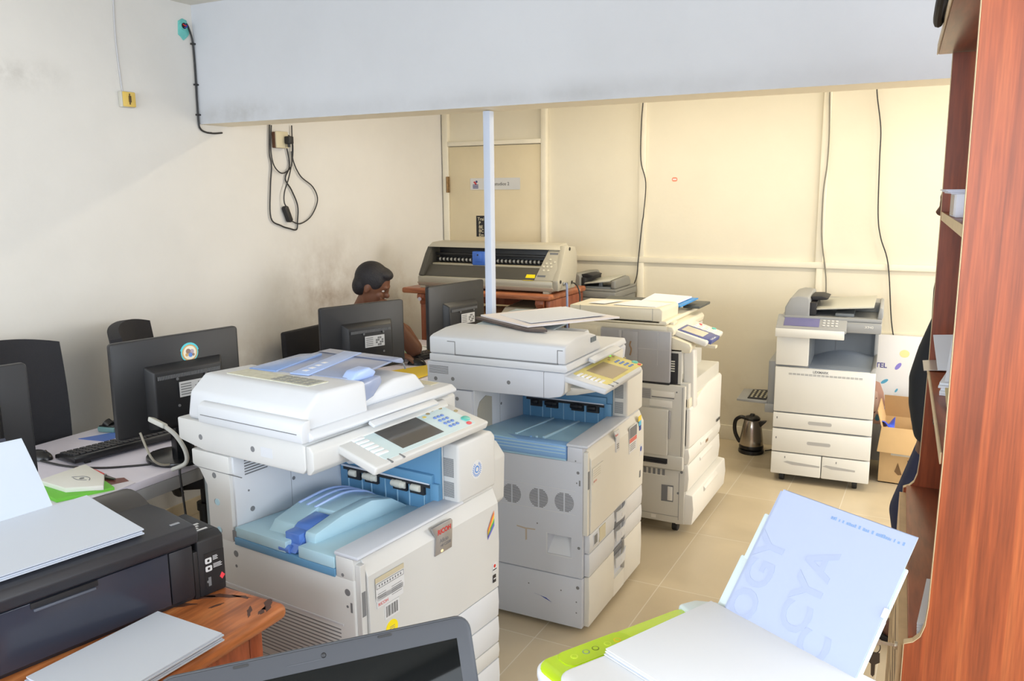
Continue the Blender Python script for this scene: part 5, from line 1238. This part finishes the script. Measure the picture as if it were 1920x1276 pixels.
for sg in (-1,1): limb(c, [L(-3.17,3.80+sg*.10,.54), L(-2.78,3.80+sg*.12,.545), L(-2.77,3.80+sg*.12,.14)], [.098,.074,.062])
fuse(c, 'trousers', mat('cloth_dark', (40, 42, 56), .8), wm, .008, 5)
c = B()
for sg in (-1,1): c.ell(L(-2.68,3.80+sg*.12,.042), (.13,.045,.042), 18, 12)
c.out('shoes', BLKP, wm)
ch = empty('office_chair', (-3.17, 3.80, 0), 0, 'black office chair the seated person sits on', 'chair')
B().box(-.22, .20, -.23, .23, .33, .40, .03, 4).out('seat', FAB, ch)
B().prism([(-.225,.38),(-.17,.38),(-.20,.9),(-.24,.9)], 'y', -.2, .2, .012).out('backrest', FAB, ch)
B().cyl((0,0,.05), (0,0,.33), .025, 14).out('gas_column', BMET, ch)
st = B()
for k in range(5):
    M_ = Matrix.Rotation(2*PI*k/5+.63, 4, 'Z'); st.hexa([M_ @ Vector(p_) for p_ in [(-.0,-.025,.05),(.24,-.015,.04),(.24,.015,.04),(0,.025,.05),(0,-.025,.09),(.24,-.015,.06),(.24,.015,.06),(0,.025,.09)]], .004)
    st.ell(M_ @ Vector((.235,0,.021)), (.021,.021,.021), 12, 8)
st.out('star_base', CHP, ch)

# standing man behind the bookcase
mn = empty('person', (.06, 3.33, 0), 0, 'standing person in dark sleeves and navy trousers behind the bookcase', 'person')
def L(x, y, z): return (x-.06, y-3.33, z)
b = B()
HM = head(b, L(.062,3.36,1.655), (-1,.12,-.15), (0,0,1))
limb(b, [L(.09,3.35,1.55), L(.10,3.35,1.46)], [.055,.065])
limb(b, [L(.10,3.35,1.34), L(.10,3.35,1.10), L(.10,3.35,.92)], [.125,.12,.13]); b.ell(L(.10,3.35,1.40), (.10,.19,.07), 18, 12)
limb(b, [L(.085,3.19,1.40), L(-.004,3.197,1.13), L(-.028,3.205,1.0), L(-.015,3.22,.825)], [.056,.05,.044,.030])
hand(b, L(-.015,3.22,.83), (-.12,.02,-1), (-.8,-.6,.1), -1, (.9,.9,.95,1.0))
limb(b, [L(.12,3.54,1.40), L(.15,3.56,1.10), L(.10,3.55,.85)], [.056,.046,.030]); hand(b, L(.10,3.55,.85), (-.1,0,-1), (-.7,.7,.1), 1, (.6,.6,.6,.6))
legs = (((.10,3.27,.90), (-.045,3.27,.52), (.02,3.26,.10)), ((.11,3.44,.90), (.08,3.49,.50), (.05,3.55,.10)))
for q in legs: limb(b, [L(*p_) for p_ in q], [.095,.062,.042])
fuse(b, 'body', SKIN2, mn, .0065, 5)
eyes(HM, 1, mn)
h = B(); h.ell((-.016,0,.036), (.099,.081,.094), 24, 16, mtx=HM); h.ell((-.055,0,-.01), (.052,.07,.06), 16, 12, mtx=HM)
fuse(h, 'hair', HAIR, mn, .006, 4)
c = B(); limb(c, [L(.10,3.35,1.34), L(.10,3.35,1.10), L(.10,3.35,.90)], [.135,.13,.142]); c.ell(L(.10,3.35,1.40), (.105,.195,.075), 18, 12)
limb(c, [L(.085,3.19,1.40), L(.042,3.192,1.26), L(-.004,3.197,1.13), L(-.028,3.20,1.04), L(-.028,3.207,.95), L(-.014,3.215,.842)], [.068,.066,.062,.058,.054,.046]); limb(c, [L(.12,3.54,1.40), L(.15,3.56,1.10), L(.105,3.55,.87)], [.066,.058,.048])
fuse(c, 'shirt', mat('cloth_darkteal', (28, 34, 40), .85), mn, .008, 5)
c = B()
for q in legs: limb(c, [L(*p_) for p_ in q], [.108,.076,.062])
c.ell(L(.105,3.355,.92), (.135,.17,.10), 18, 12)
fuse(c, 'trousers', mat('cloth_navy', (36, 44, 74), .8), mn, .008, 5)
for (x_, y_) in ((.0,3.26),(.005,3.56)):
    s_ = B(); s_.ell(L(x_-.035,y_,.045), (.085,.044,.048), 20, 14, mi=0); s_.ell(L(x_+.06,y_,.06), (.07,.042,.06), 18, 12, mi=0); s_.prism([(.14*math.cos(2*PI*k/20)+x_-.06, .05*math.sin(2*PI*k/20)+y_-3.33) for k in range(20)], 'z', .0, .02, .004, mi=1)
    s_.out('shoe', [mat('leather_brown', (104, 72, 60), .3), RUB], mn)
# ---------------------------------------------------------------- foreground counter, laptop, lime printer
def frame(o, yaw): return Matrix.Translation(o) @ Matrix.Rotation(R(yaw), 4, 'Z')
HO = (-.448, .894); HY = -29.5; ZT = .932
WHP = mat('printer_white', (224, 227, 233), .3)
ct = empty('service_counter', (HO[0], HO[1], 0), HY, 'waist high wooden counter under the laptop and lime printer', 'counter')
CW = wood('wood_counter', (120, 62, 34), (156, 86, 48), (180, 108, 64), (2, 14, 14), .4)
out = [(-.42,-.80),(.55,-.80),(.55,.21),(.01,.21),(.01,-.035),(-.42,-.035)]
B().prism(out, 'z', ZT-.035, ZT, .004).out('countertop', CW, ct)
B().box(-.36, .50, -.74, -.08, .08, ZT-.0352, .003).box(.06, .50, -.0798, .17, .08, ZT-.0352, .003).box(-.34, .48, -.72, -.10, 0, .08).out('cabinet', CW, ct)

lp = empty('laptop', (-.452, .814, ZT), -40, 'open dark grey laptop cut by the bottom edge, dark glossy screen', 'laptop')
GRY = mat('laptop_grey', (74, 78, 86), .42, .1)
LSC = mat('laptop_screen', (10, 13, 15), .05, spec=.14)
W_, TL = .385, math.atan2(.088, .195)
Ml = Matrix.Translation((-.004, 0, .012)) @ Matrix.Rotation(-TL, 4, 'Y')
lid = B().prism(rrect(W_, .225, .020, 6, cx=-W_/2, cy=.1125), 'x', -.009, 0, .0025, mtx=Ml).out('lid', GRY, lp)
bz = B().prism(rrect(W_-.004, .221, .018, 6, cx=-W_/2, cy=.1125), 'x', -.0005, .0015, .001, mtx=Ml)
bz.box(.0012, .0022, -W_/2-.045, -W_/2+.0, .2075, .2085, mi=0, mtx=Ml)
bzo = bz.out('bezel', mat('bezel_slate', (52, 55, 63), .45), lid)
B().box(.001, .0019, -W_+.024, -.022, .022, .198, .0003, mtx=Ml).out('screen', LSC, lid)
B().cyl((.0012, -W_/2-.0, .2115), (.0022, -W_/2, .2115), .003, 14, mtx=None).out('x', INK, lid) if False else None
wc = B(); wc.ell((.0012, -.193, .212), (.0016, .0034, .0034), 14, 10, mtx=Ml); wc.out('webcam', INK, lid)
for y_ in (-.115, -.29): B().prism(rrect(.018, .003, .0014, 3, cx=y_, cy=.2195), 'x', .0005, .0026, mtx=Ml).out('rubber_bumper', RUB, lid)
B().prism(rrect(.245, W_, .014, 5, cx=.125, cy=-W_/2), 'z', .0005, .016, .003).out('base', GRY, lp)
kb = B()
for i in range(5):
    for j in range(15): kb.box(.03+i*.0195, .0465+i*.0195, -W_+.03+j*.0217, -W_+.0488+j*.0217, .0155, .0175, .0006)
kb.out('keys', KEYM, lp)
B().box(.15, .215, -.24, -.14, .0155, .0165).out('touchpad', mat('touchpad_grey', (80, 84, 92), .35), lp)
for y_ in (-.05, -.335): B().cyl((0, y_-.02, .014), (0, y_+.02, .014), .006, 12).out('hinge', RUB, lp)

hp = empty('inkjet_printer', (HO[0], HO[1], ZT), HY, 'white and lime green inkjet printer at the bottom edge with papers on its lid', 'printer')
LIME = mat('lime_gloss', (190, 226, 22), .22, coat=.3)
LIMED = mat('lime_panel', (176, 206, 26), .3)
H = .158
body = B()
body.prism(rrect(.43, .285, .03, 6, cx=.215, cy=.1425), 'z', .03, H-.018, .010, 3)
body.prism(rrect(.41, .265, .025, 6, cx=.215, cy=.1425), 'z', .0, .032)
body.out('body', WHP, hp)
B().prism(rrect(.43, .285, .03, 6, cx=.215, cy=.1425), 'z', H-.0185, H-.003, .005, 3).out('rim', WHP, hp)
B().prism(rrect(.420, .277, .026, 6, cx=.215, cy=.1425), 'z', H-.0055, H-.0005, .002).out('lime_top', LIME, hp)
B().prism(rrect(.350, .262, .024, 6, cx=.2265, cy=.135), 'z', H-.002, H+.008, .004, 3).out('scanner_lid', WHP, hp)
B().prism(rrect(.036, .115, .014, 5, cx=.024, cy=.095), 'z', H-.001, H+.0004).out('button_panel', LIMED, hp)
bt = B()
for k, (y_, mi) in enumerate(((.058,3),(.078,0),(.094,1),(.115,3),(.132,2))):
    bt.cyl((.024,y_,H), (.024,y_,H+.0008), .0052, 18, mi=mi).cyl((.024,y_,H), (.024,y_,H+.0011), .0036, 16, mi=4)
bt.out('buttons', [mat('button_rainbow', (130, 150, 130), .4), mat('button_dark', (110, 130, 30), .4), mat('button_orange', (230, 190, 30), .4), mat('button_lime', (200, 222, 70), .4), LIMED], hp)
PGB = mat('hinge_greyblue', (206, 220, 224), .35)
B().prism([(.0,.268),(.045,.262),(.06,.300),(.03,.325),(.004,.30)], 'z', H-.03, H+.004, .006, 3).out('rear_hinge', PGB, hp)
# rear tray leaning back
a = math.atan2(.105, .145)
Mt = Matrix.Translation((.055, .275, H-.02)) @ Matrix.Rotation(-a, 4, 'X')     # local: x right, z up the tray
tr = B().box(-.012, .222, .006, .012, .0, .125, .003, mtx=Mt).box(-.006, .222, .0055, .0105, .12, .195, .003, mtx=Mt).box(.2195, .2225, .001, .007, .02, .13, .001, mtx=Mt)
tr.out('paper_tray', PGB, hp)
B().box(.2192, .2245, -.004, .003, .125, .138, .001, mtx=Mt).out('tray_clip', WHP, hp)
# sheets standing in that tray: top-level things
SH = mat('sheet_bluewhite', (168, 179, 208), .6)
FA = mat('ghost_blue', (162, 173, 203), .6); FB = mat('ghost_text', (126, 156, 202), .6)
MH = frame((HO[0], HO[1], ZT), HY) @ Mt
sh = empty('paper_stack', (0, 0, 0), 0, 'sheets standing in the lime printer\'s rear tray, big letters showing through', 'paper'); sh.matrix_world = MH
for k in range(4):
    dx, dz = (0, -.003, .0, .003)[k], (0, -.004, -.007, -.002)[k]
    B().box(.008+dx, .218+dx, .0042-k*.0018, .0052-k*.0018, .002, .238+dz).out('sheet', SH, sh)
yq = .0042-3*.0018-.0003
XV, ZV = Vector((1,0,0)), Vector((0,0,1))
dt = Vector((.42,0,.91)); dp = Vector((-.91,0,.42))
for w_, x_, z_ in (('OGY', .055, .035), ('CYA', .135, .055), ('C', .175, .03)):
    text(w_, .062, FA, (x_, yq, z_), (0,0,1), (-1,0,0), sh, bold=.0012)
gt = B(); random.seed(3)
x_ = .10
while x_ < .208:
    w_ = random.uniform(.0012,.003); gt.box(x_, x_+w_, yq-.0002, yq+.0002, .220, .220+random.uniform(.003,.0048)); x_ += w_+random.choice((.0008,.0008,.0008,.004))
gt.out('ghost_print', FB, sh)
# stack on the lid
MS = frame((HO[0], HO[1], ZT+H+.0085), HY)
ps = empty('paper_stack', (0,0,0), 0, 'thick stack of blank white paper lying on the lime printer\'s lid', 'paper'); ps.matrix_world = MS @ Matrix.Translation((.055, .085, 0)) @ Matrix.Rotation(R(4), 4, 'Z')
for k in range(5):
    B().box(.002*((k*3)%4-1), .297+.002*((k*3)%4-1), .0015*((k*2)%3), .211+.0015*((k*2)%3), k*.0016, k*.0016+.0014, .0002).out('sheet', PAPER, ps)

# ---------------------------------------------------------------- wooden desk, black ink tank printer and its paper
OAK = wood('wood_orange', (146, 82, 44), (188, 112, 62), (210, 138, 84), (13, 1.6, 13), .35)
OAKV = wood('wood_orange_upright', (140, 66, 36), (172, 86, 50), (196, 108, 66), (13, 13, 1.6), .4)
dk = empty('wooden_desk', (-1.315, 1.365, 0), 0, 'orange varnished wooden desk under the black printer, number marked on its leg panel', 'table')
dt_ = B().box(-.78, 0, -1.05, 0, .710, .75, .0185, 5); random.seed(11)
for (x_, y_, a_, l_, w_) in ((-.165,-.05,20,.05,.010),(-.20,-.075,35,.035,.008),(-.12,-.03,10,.03,.006),(-.035,-.03,-60,.035,.010),(-.05,-.075,-50,.03,.005),(-.215,-.125,40,.04,.007),(-.14,-.09,70,.02,.004),(-.025,-.06,-70,.02,.006)):
    dt_.prism([(l_*random.uniform(.6,1.2)*math.cos(2*PI*j/14), w_*random.uniform(.5,1.4)*math.sin(2*PI*j/14)) for j in range(14)], 'z', .7494, .7503, mi=1, mtx=Matrix.Translation((x_, y_, 0)) @ Matrix.Rotation(R(a_), 4, 'Z'))
dt_.out('desktop', [OAK, mat('stain_ink', (84, 54, 42), .5)], dk)
B().box(-.72, -.045, -.085, -.045, .0, .7125, .003).box(-.72, -.045, -.99, -.95, 0, .7125, .003).out('end_frame', OAKV, dk)
sp = B().box(-.075, -.045, -.9498, -.0852, .42, .7125, .003).out('side_panel', OAKV, dk)
tx = text('02', .07, mat('ink_marker', (70, 46, 34), .6), (-.0446, -.30, .565), (0,1,0), (0,0,1), dk, 'painted_number')
pk = empty('inkjet_printer', (-1.53, 1.209, .7505), -11.4, 'wide black ink tank printer on the wooden desk, paper stacked on it', 'printer')
PBK = mat('printer_black', (42, 43, 50), .38, bump=.06, bscale=500)
PBG = mat('printer_black_gloss', (58, 62, 76), .2)
PB2 = mat('printer_black_matte', (34, 34, 38), .5)
B().box(-.27, -.004, -.47, .066, .004, .142, .004).box(-.26, -.01, -.46, .06, .0, .006).out('body', PBK, pk)
B().box(-.006, .002, -.46, .004, .012, .139, .002).out('front_door', PBG, pk)
B().box(-.005, .0015, .007, .064, .012, .138, .002).out('right_panel', PBK, pk)
B().prism([(-.27,.142),(.004,.142),(.018,.150),(.022,.172),(.012,.190),(-.12,.197),(-.25,.19),(-.28,.17)], 'y', -.475, .072, .005, 3).out('top_cover', PBK, pk)
B().prism([(.010,.1905),(.014,.1875),(-.03,.1945),(-.03,.1955)], 'y', .035, .058).out('name_mark', mat('mark_silver', (170, 172, 178), .4), pk) if False else None
B().box(-.03, -.022, .030, .052, .1918, .1932).out('name_mark', mat('mark_silver', (150, 152, 160), .4), pk)
hd = B().box(.0, .005, -.29, -.155, .126, .139, .002, mi=0).box(.001, .0065, -.285, -.160, .119, .125, .002, mi=1).out('door_grip', [DARK, mat('grip_grey', (92, 98, 112), .35)], pk)
sm = B().grid(lambda u, v: (-.375+.27*v, -.46+.53*u, .172+.035*math.sin(PI*min(1,v*1.2+.05))+.004*u), 10, 12, .003)
sm.out('rear_cover', mat('cover_smoke', (62, 60, 60), .35), pk)
tk = B()
tk.prism([(-.17,.0),(-.001,.0),(-.001,.140),(-.02,.150),(-.17,.150)], 'y', .078, .147, .004)
tk.box(-.03, -.002, .066, .079, .0, .118, .003)
tk.out('ink_tank', PB2, pk)
tl = B()
tl.box(-.002, .0002, .093, .145, .018, .105, mi=0)
for z_ in (.086, .066): tl.prism(rrect(.017, .014, .003, 3, cx=.103, cy=z_), 'x', -.001, .0007, mi=1); tl.prism(rrect(.006, .006, .002, 3, cx=.103, cy=z_), 'x', -.001, .0010, mi=0)
for k in range(4): tl.box(-.001, .0007, .115, .128-.002*(k%2), .084+k*.003, .0853+k*.003, mi=1); tl.box(-.001, .0007, .115, .138-.003*(k%2), .064+k*.003, .0653+k*.003, mi=1)
tl.prism([(.136,.046),(.130,.036),(.136,.028),(.144,.037)], 'x', -.001, .0008, mi=2)
tl.prism([(.100,.044),(.107,.044),(.107,.022),(.100,.022),(.100,.030),(.096,.032),(.096,.036),(.100,.037)], 'x', -.001, .0008, mi=3)
tl.out('instruction_label', [INK, FOIL, mat('sticker_coral', (240, 70, 84), .5), SLOT], pk)
tt = B().box(-.09, -.03, .085, .140, .1498, .1506, mi=0)
for k in range(4): tt.box(-.085+k*.013, -.077+k*.013, .09+.006*(k%2), .13-.008*(k%3), .1504, .1510, mi=1)
tt.out('tank_label', [PB2, FOIL], pk)
# dark paper support and the big white sheet in the rear feeder
Mr = frame((-1.53, 1.209, .7505), -11.4) @ Matrix.Translation((-.285, 0, .185)) @ Matrix.Rotation(-math.atan2(.085,.20), 4, 'Y')
B().box(-.008, -.004, -.40, -.17, .0, .222, .003, mtx=frame((0,0,0),0) @ Matrix.Translation((-.285,0,.185)) @ Matrix.Rotation(-math.atan2(.085,.20), 4, 'Y')).out('paper_support', PBG, pk)
rs = empty('paper_stack', (0,0,0), 0, 'pale sheet standing in the rear feeder of the black printer, left edge', 'paper'); rs.matrix_world = Mr
for k in range(2): B().grid(lambda u, v, k=k: (.002+k*.002+.010*math.sin(PI*v)*.5, -.355+.215*u+.03*(1-v)*u, .0+.212*v-.004*k), 3, 8, .0012).out('sheet', mat('sheet_mint', (190, 200, 214), .6), rs)
# pile lying on the printer
Mp_ = frame((-1.53, 1.209, .7505+.1985), -11.4)
pp = empty('paper_stack', (0,0,0), 0, 'pile of white paper lying on top of the black printer', 'paper'); pp.matrix_world = Mp_
for k in range(5):
    o_ = .004*((k*2)%3); z_ = .001+k*.0032
    B().grid(lambda u, v, o_=o_, z_=z_: (-.30+.275*u+o_, -.45+.41*v+o_*.5, z_+.010*(1-u)**2*v-.006*u*u*(1-0*v)), 6, 6, .0028).out('sheet', mat('sheet_cool', (200, 208, 222), .6), pp)
# pile on the desk in front of the printer
dp = empty('paper_stack', (-1.54, .87, .7505), -3, 'pile of white paper on the wooden desk, bottom left corner of the picture', 'paper')
for k in range(6):
    o_ = .0035*((k*2)%3); z_ = .0005+k*.0036
    B().grid(lambda u, v, o_=o_, z_=z_: (.212*u+o_, .297*v+o_*.6, z_+.006*v*u), 4, 5, .003).out('sheet', mat('sheet_cool', (200, 208, 222), .6), dp)

# ---------------------------------------------------------------- bookcase on the right
MAH = wood('wood_mahogany', (126, 58, 28), (158, 76, 38), (178, 94, 50), (26, 26, 1.0), .38, 1.2)
MAHD = wood('wood_mahogany_shaded', (116, 52, 28), (142, 68, 38), (164, 84, 48), (12, 12, 1.1), .4, 2.0)  # same mahogany, darkened in colour for the shadow inside the bookcase
MAHH = wood('wood_mahogany_board', (120, 60, 34), (150, 78, 46), (170, 94, 58), (12, 1.2, 12), .35, 2.0)
BAND = mat('edge_band_pale', (206, 182, 144), .5, var=.1, scale=30)
bc = empty('bookcase', (.021, 1.65, 0), 2.7, 'tall reddish wood bookcase with open shelves along the right picture edge', 'bookcase')
prof = [(.46,.0),(-.037,.0),(-.037,.835),(-.022,.842),(-.010,.856),(-.003,.880),(.0,.92),(.003,1.2),(.003,1.6),(.0,2.05),(.46,2.05)]
def panel(y0, y1, name, m):
    o = B().prism(prof, 'y', y0, y1, .0005, 1).out(name, m, bc)
    e = B()
    q = prof[1:10]
    for i in range(len(q)-1):
        (x0,z0_),(x1,z1_) = q[i], q[i+1]
        n = Vector((-(z1_-z0_), 0, (x1-x0))).normalized()*.0012
        e.hexa([(x0,y0,z0_),(x0,y1,z0_),(x0+n.x,y1,z0_+n.z),(x0+n.x,y0,z0_+n.z),(x1,y0,z1_),(x1,y1,z1_),(x1+n.x,y1,z1_+n.z),(x1+n.x,y0,z1_+n.z)])
    e.out('edge_band', BAND, o)
panel(.0, .018, 'side_panel', MAH); panel(.932, .95, 'side_panel', MAHD)
B().box(.44, .455, .018, .932, .05, 2.04).out('back_panel', MAHD, bc)
for z_, x0 in ((1.612, .004), (1.197, -.002)):
    s = B().box(x0+.002, .438, .0185, .9315, z_, z_+.020).out('shelf', MAHH, bc)
    B().box(x0-.0005, x0+.002, .0185, .9315, z_-.001, z_+.021).out('edge_band', BAND, s)
B().box(-.03, .438, .0185, .9315, .825, .845, .002).out('countertop', MAHH, bc)
tp = B().box(-.035, .46, -.012, .962, 2.051, 2.078, .004).out('top_board', MAHH, bc)
B().box(-.038, -.0345, -.012, .962, 2.051, 2.078, .001).out('edge_band', BAND, tp)
# lower doors with horizontal slats
for k, (y0, y1) in enumerate(((.02,.474),(.478,.93))):
    d = B().box(-.0465, -.020, y0, y0+.06, .07, .822).box(-.0465, -.020, y1-.06, y1, .07, .822).box(-.0465, -.020, y0+.06, y1-.06, .07, .11).box(-.0465, -.020, y0+.06, y1-.06, .785, .822).out('door', mat('door_birch', (206, 178, 138), .45, var=.12, scale=20), bc)
    B().box(-.0464, -.030, y0+.0605, y1-.0605, .1105, .7845).out('door_backing', mat('backing_brown', (74, 42, 26), .6), d)
    lt = B(); n_ = 8
    for q_ in range(n_):
        z_ = .112 + q_*(.784-.112)/n_; lt.box(-.0465, -.0455, y0+.061, y1-.061, z_+.034, z_+.084)
    lt.out('louvre_slats', mat('slat_pale', (206, 178, 138), .5), d)
    if k == 0: B().cyl((-.052,.055,.80), (-.044,.055,.80), .008, 14).out('lock', mat('lock_brass', (196, 190, 176), .3, .8), d)
B().box(-.02, .438, .0185, .9315, .0, .065).out('plinth', MAHD, bc)
def BK(x, y, z): return frame((.021, 1.65, 0), 2.7) @ Vector((x, y, z))
ky = empty('key_ring', BK(-.053, .055, .80), 2.7, 'dark keys hanging from the bookcase door lock', 'keys')
KM = mat('key_dark', (86, 80, 72), .35, .8)
B().box(-.030, .002, -.001, .001, -.003, .003).cyl((-.030,-.0012,0), (-.030,.0012,0), .0075, 18).out('key_in_lock', mat('key_light', (190, 184, 170), .3, .8), ky)
B().tube([(-.033+.009*math.cos(a_), 0, -.012+.013*math.sin(a_)) for a_ in [2*PI*k/14 for k in range(15)]], .001, 6).out('ring', KM, ky)
hk = B().prism([(-.011,-.024),(.011,-.024),(.012,-.044),(.004,-.05),(.004,-.072),(.001,-.078),(-.003,-.074),(-.004,-.05),(-.012,-.044)], 'y', -.0012, .0012, mtx=Matrix.Translation((-.035,0,0))).out('hanging_key', KM, ky)
# things on the shelves
bx = B().box(0, .14, 0, .16, 0, .052, .001, mi=0).box(-.0006, .0, .055, .155, .003, .049, mi=1)
o = empty('carton_box', BK(.012, .46, 1.6325), 4, 'small white box on the upper bookcase shelf', 'box')
bx.out('box_body', [mat('box_white', (226, 230, 244), .5), mat('box_grey', (190, 180, 172), .6)], o)
def stackat(name, x, y, z, yaw, w, d, n, th, label, m=PAPER, jit=.006, cat='paper'):
    t = empty(name, BK(x, y, z), yaw, label, cat); random.seed(int(z*1000)+n)
    for k in range(n):
        a_, b_ = random.uniform(-jit, jit), random.uniform(-jit, jit)
        B().box(a_, w+a_, b_, d+b_, k*th, (k+.9)*th, .0003).out('sheet', m, t)
    return t
stackat('paper_stack', -.002, .50, 1.6848, 4, .28, .20, 3, .0032, 'thin sheaf of paper lying across the white box on the upper shelf', mat('paper_cool', (214, 216, 232), .6), .01)
stackat('paper_stack', .012, .50, 1.2175, -6, .21, .29, 5, .006, 'flat ream at the bottom of the paper heap on the middle shelf', PAPER, .006)
def leanst(x, y, z, label, tilt, yaw, n, w=.21, h=.12):
    t = empty('paper_stack', BK(x, y, z), yaw, label, 'paper')
    for k in range(n):
        B().grid(lambda u, v, k=k: (.20*u, -.0+h*v*math.cos(tilt)+.0035*k, h*v*math.sin(tilt)+.004*math.sin(PI*u)+.0022*k), 4, 3, .0018).out('sheet', PAPER, t)
leanst(.012, .64, 1.249, 'fanned white sheets leaning at the far side of the middle shelf heap', .5, 8, 6)
leanst(.022, .50, 1.250, 'steeper curled sheets leaning on the middle shelf heap, nearest part', .8, -6, 5, h=.14)
B().grid(lambda u, v: (-.014+.10*u, .78+.145*v, 1.2176+.004*math.sin(PI*u)), 5, 4, .0012).out('plastic_sleeve', mat('sleeve_clear', (198, 192, 188), .25, alpha=.85), None)
sl = bpy.data.objects['plastic_sleeve']; sl.matrix_world = frame((.021, 1.65, 0), 2.7); tag(sl, 'clear plastic sleeve overhanging the far end of the middle bookcase shelf', 'sleeve')
ff = B().grid(lambda u, v: (.022+.20*u, .27+.20*v, 1.2176+.020*v*v+.002), 5, 6, .004).out('card_folder', mat('folder_buff', (222, 208, 160), .6)); ff.matrix_world = frame((.021, 1.65, 0), 2.7); tag(ff, 'buff card folder at the near end of the middle bookcase shelf', 'folder')
bb = empty('socket_block', BK(.058, .9305, 1.045), 2.7, 'small black box fixed inside the bookcase\'s far side below the shelf', 'box')
B().box(-.035, .045, -.05, 0, 0, .028, .004).box(-.03, .03, -.04, 0, .028, .042, .006).out('case', BLKP, bb)
cs = empty('paper_stack', BK(-.012, .025, .8455), 4, 'white sheets lying on the bookcase counter against the near side panel', 'paper')
for k in range(5): B().grid(lambda u, v, k=k: (-.004+.026*v+.20*u, -.002+.20*v+.004*k, .004*k+.006*v*v), 3, 5, .0034).out('sheet', PAPER, cs)
hs = empty('black_strap', BK(-.040, .42, 2.065), 2.7, 'black strap hanging at the front edge of the bookcase top', 'strap')
B().tube([(-.004,-.14,.030),(-.008,-.10,.036),(-.010,-.03,.034),(-.012,.04,.018),(-.012,.12,.006),(-.008,.16,.004),(.0,.12,.030),(.01,.0,.034)], .009, 8).out('band', RUB, hs)
# ---------------------------------------------------------------- light and camera
def area(name, loc, target, sx, sy, power, col):
    l = bpy.data.lights.new(name, 'AREA'); l.shape = 'RECTANGLE'; l.size = sx; l.size_y = sy; l.energy = power; l.color = col
    o = bpy.data.objects.new(name, l); COL.objects.link(o); o.location = loc
    o.rotation_euler = (Vector(target)-Vector(loc)).to_track_quat('-Z', 'Y').to_euler(); return o
area('daylight_front_window', (-.7, YF+.02, 1.68), (-.7, 3, 1.6), 4.4, 1.5, 115, (.84, .92, 1.0))
area('daylight_right_window', (XR-.02, -.15, 1.62), (-3, -.15, 1.5), 2.8, 1.3, 90, (.87, .94, 1.0))
area('daylight_back_window', (XR-.02, 4.42, 1.62), (-3, 4.42, 1.3), 1.8, 1.3, 60, (1.0, .97, .92))
# unseen tube fittings, added behind the beam to warm the back half
for k, (x_, y_) in enumerate(((-1.6, 4.5), (.6, 4.5))):
    ft = empty('added_ceiling_light', (x_, y_, ZC), 0, ('unseen tube lamp added behind the beam for warm light, vinyl cutter side', 'unseen tube lamp added behind the beam for warm light, bookcase side')[k], 'lamp')
    B().box(-.62, .62, -.04, .04, -.035, 0, .004).out('housing', FRM, ft)
    B().cyl((-.6,0,-.055), (.6,0,-.055), .016, 16).out('tube', mat('tube_glow', (255, 234, 196), .4, emit=5), ft)
    area('added_tube_lamp', (x_, y_, ZC-.08), (x_, y_, 0), 1.2, .08, 13, (1.0, .88, .66))
w = bpy.data.worlds.new('World'); SC.world = w; w.use_nodes = True
bg_ = w.node_tree.nodes['Background']; bg_.inputs[0].default_value = (.72, .84, 1.0, 1); bg_.inputs[1].default_value = .6

cd = bpy.data.cameras.new('Camera'); cam = bpy.data.objects.new('Camera', cd); COL.objects.link(cam)
FPX = 1556.38; cd.sensor_fit = 'HORIZONTAL'; cd.sensor_width = 36; cd.lens = FPX*36/1920; cd.clip_start = .02
yaw, pitch, roll = R(27.606), R(10.2216), R(.4987)
cy_, sy_, cp_, sp_ = math.cos(yaw), math.sin(yaw), math.cos(pitch), math.sin(pitch)
f_ = Vector((-sy_*cp_, cy_*cp_, -sp_)); r_ = Vector((cy_, sy_, 0)); d_ = f_.cross(r_)
r2 = r_*math.cos(roll) + d_*math.sin(roll); d2 = d_*math.cos(roll) - r_*math.sin(roll)
Mc = Matrix((r2, -d2, -f_)).transposed().to_4x4(); Mc.translation = (0, 0, 1.7)
cam.matrix_world = Mc
SC.camera = cam
vs = SC.view_settings; vs.view_transform = 'Standard'; vs.look = 'None'; vs.exposure = 0.37; vs.gamma = 1.0; vs.use_curve_mapping = False
SC.cycles.max_bounces = 8; SC.cycles.diffuse_bounces = 5

# repeats of one kind carry a group phrase
GROUPS = {'monitor': 'black monitors on the white desks', 'keyboard': 'keyboards on the white desks', 'mouse': 'mice on the white desks', 'desk': 'white desks along the left wall',
          'photocopier': 'floor standing copiers', 'wall_cable': 'cables running down the back wall', 'paper_stack': 'stacks of paper around the shop', 'loose_sheet': 'loose sheets of paper',
          'office_chair': 'black office chairs', 'person': 'people in the shop', 'inkjet_printer': 'printers in the foreground', 'added_ceiling_light': 'unseen tube lamps added on the ceiling'}
for o in list(SC.objects):
    if o.parent is None and 'label' in o and 'group' not in o:
        g_ = GROUPS.get(o.name.split('.')[0])
        if g_: o['group'] = g_
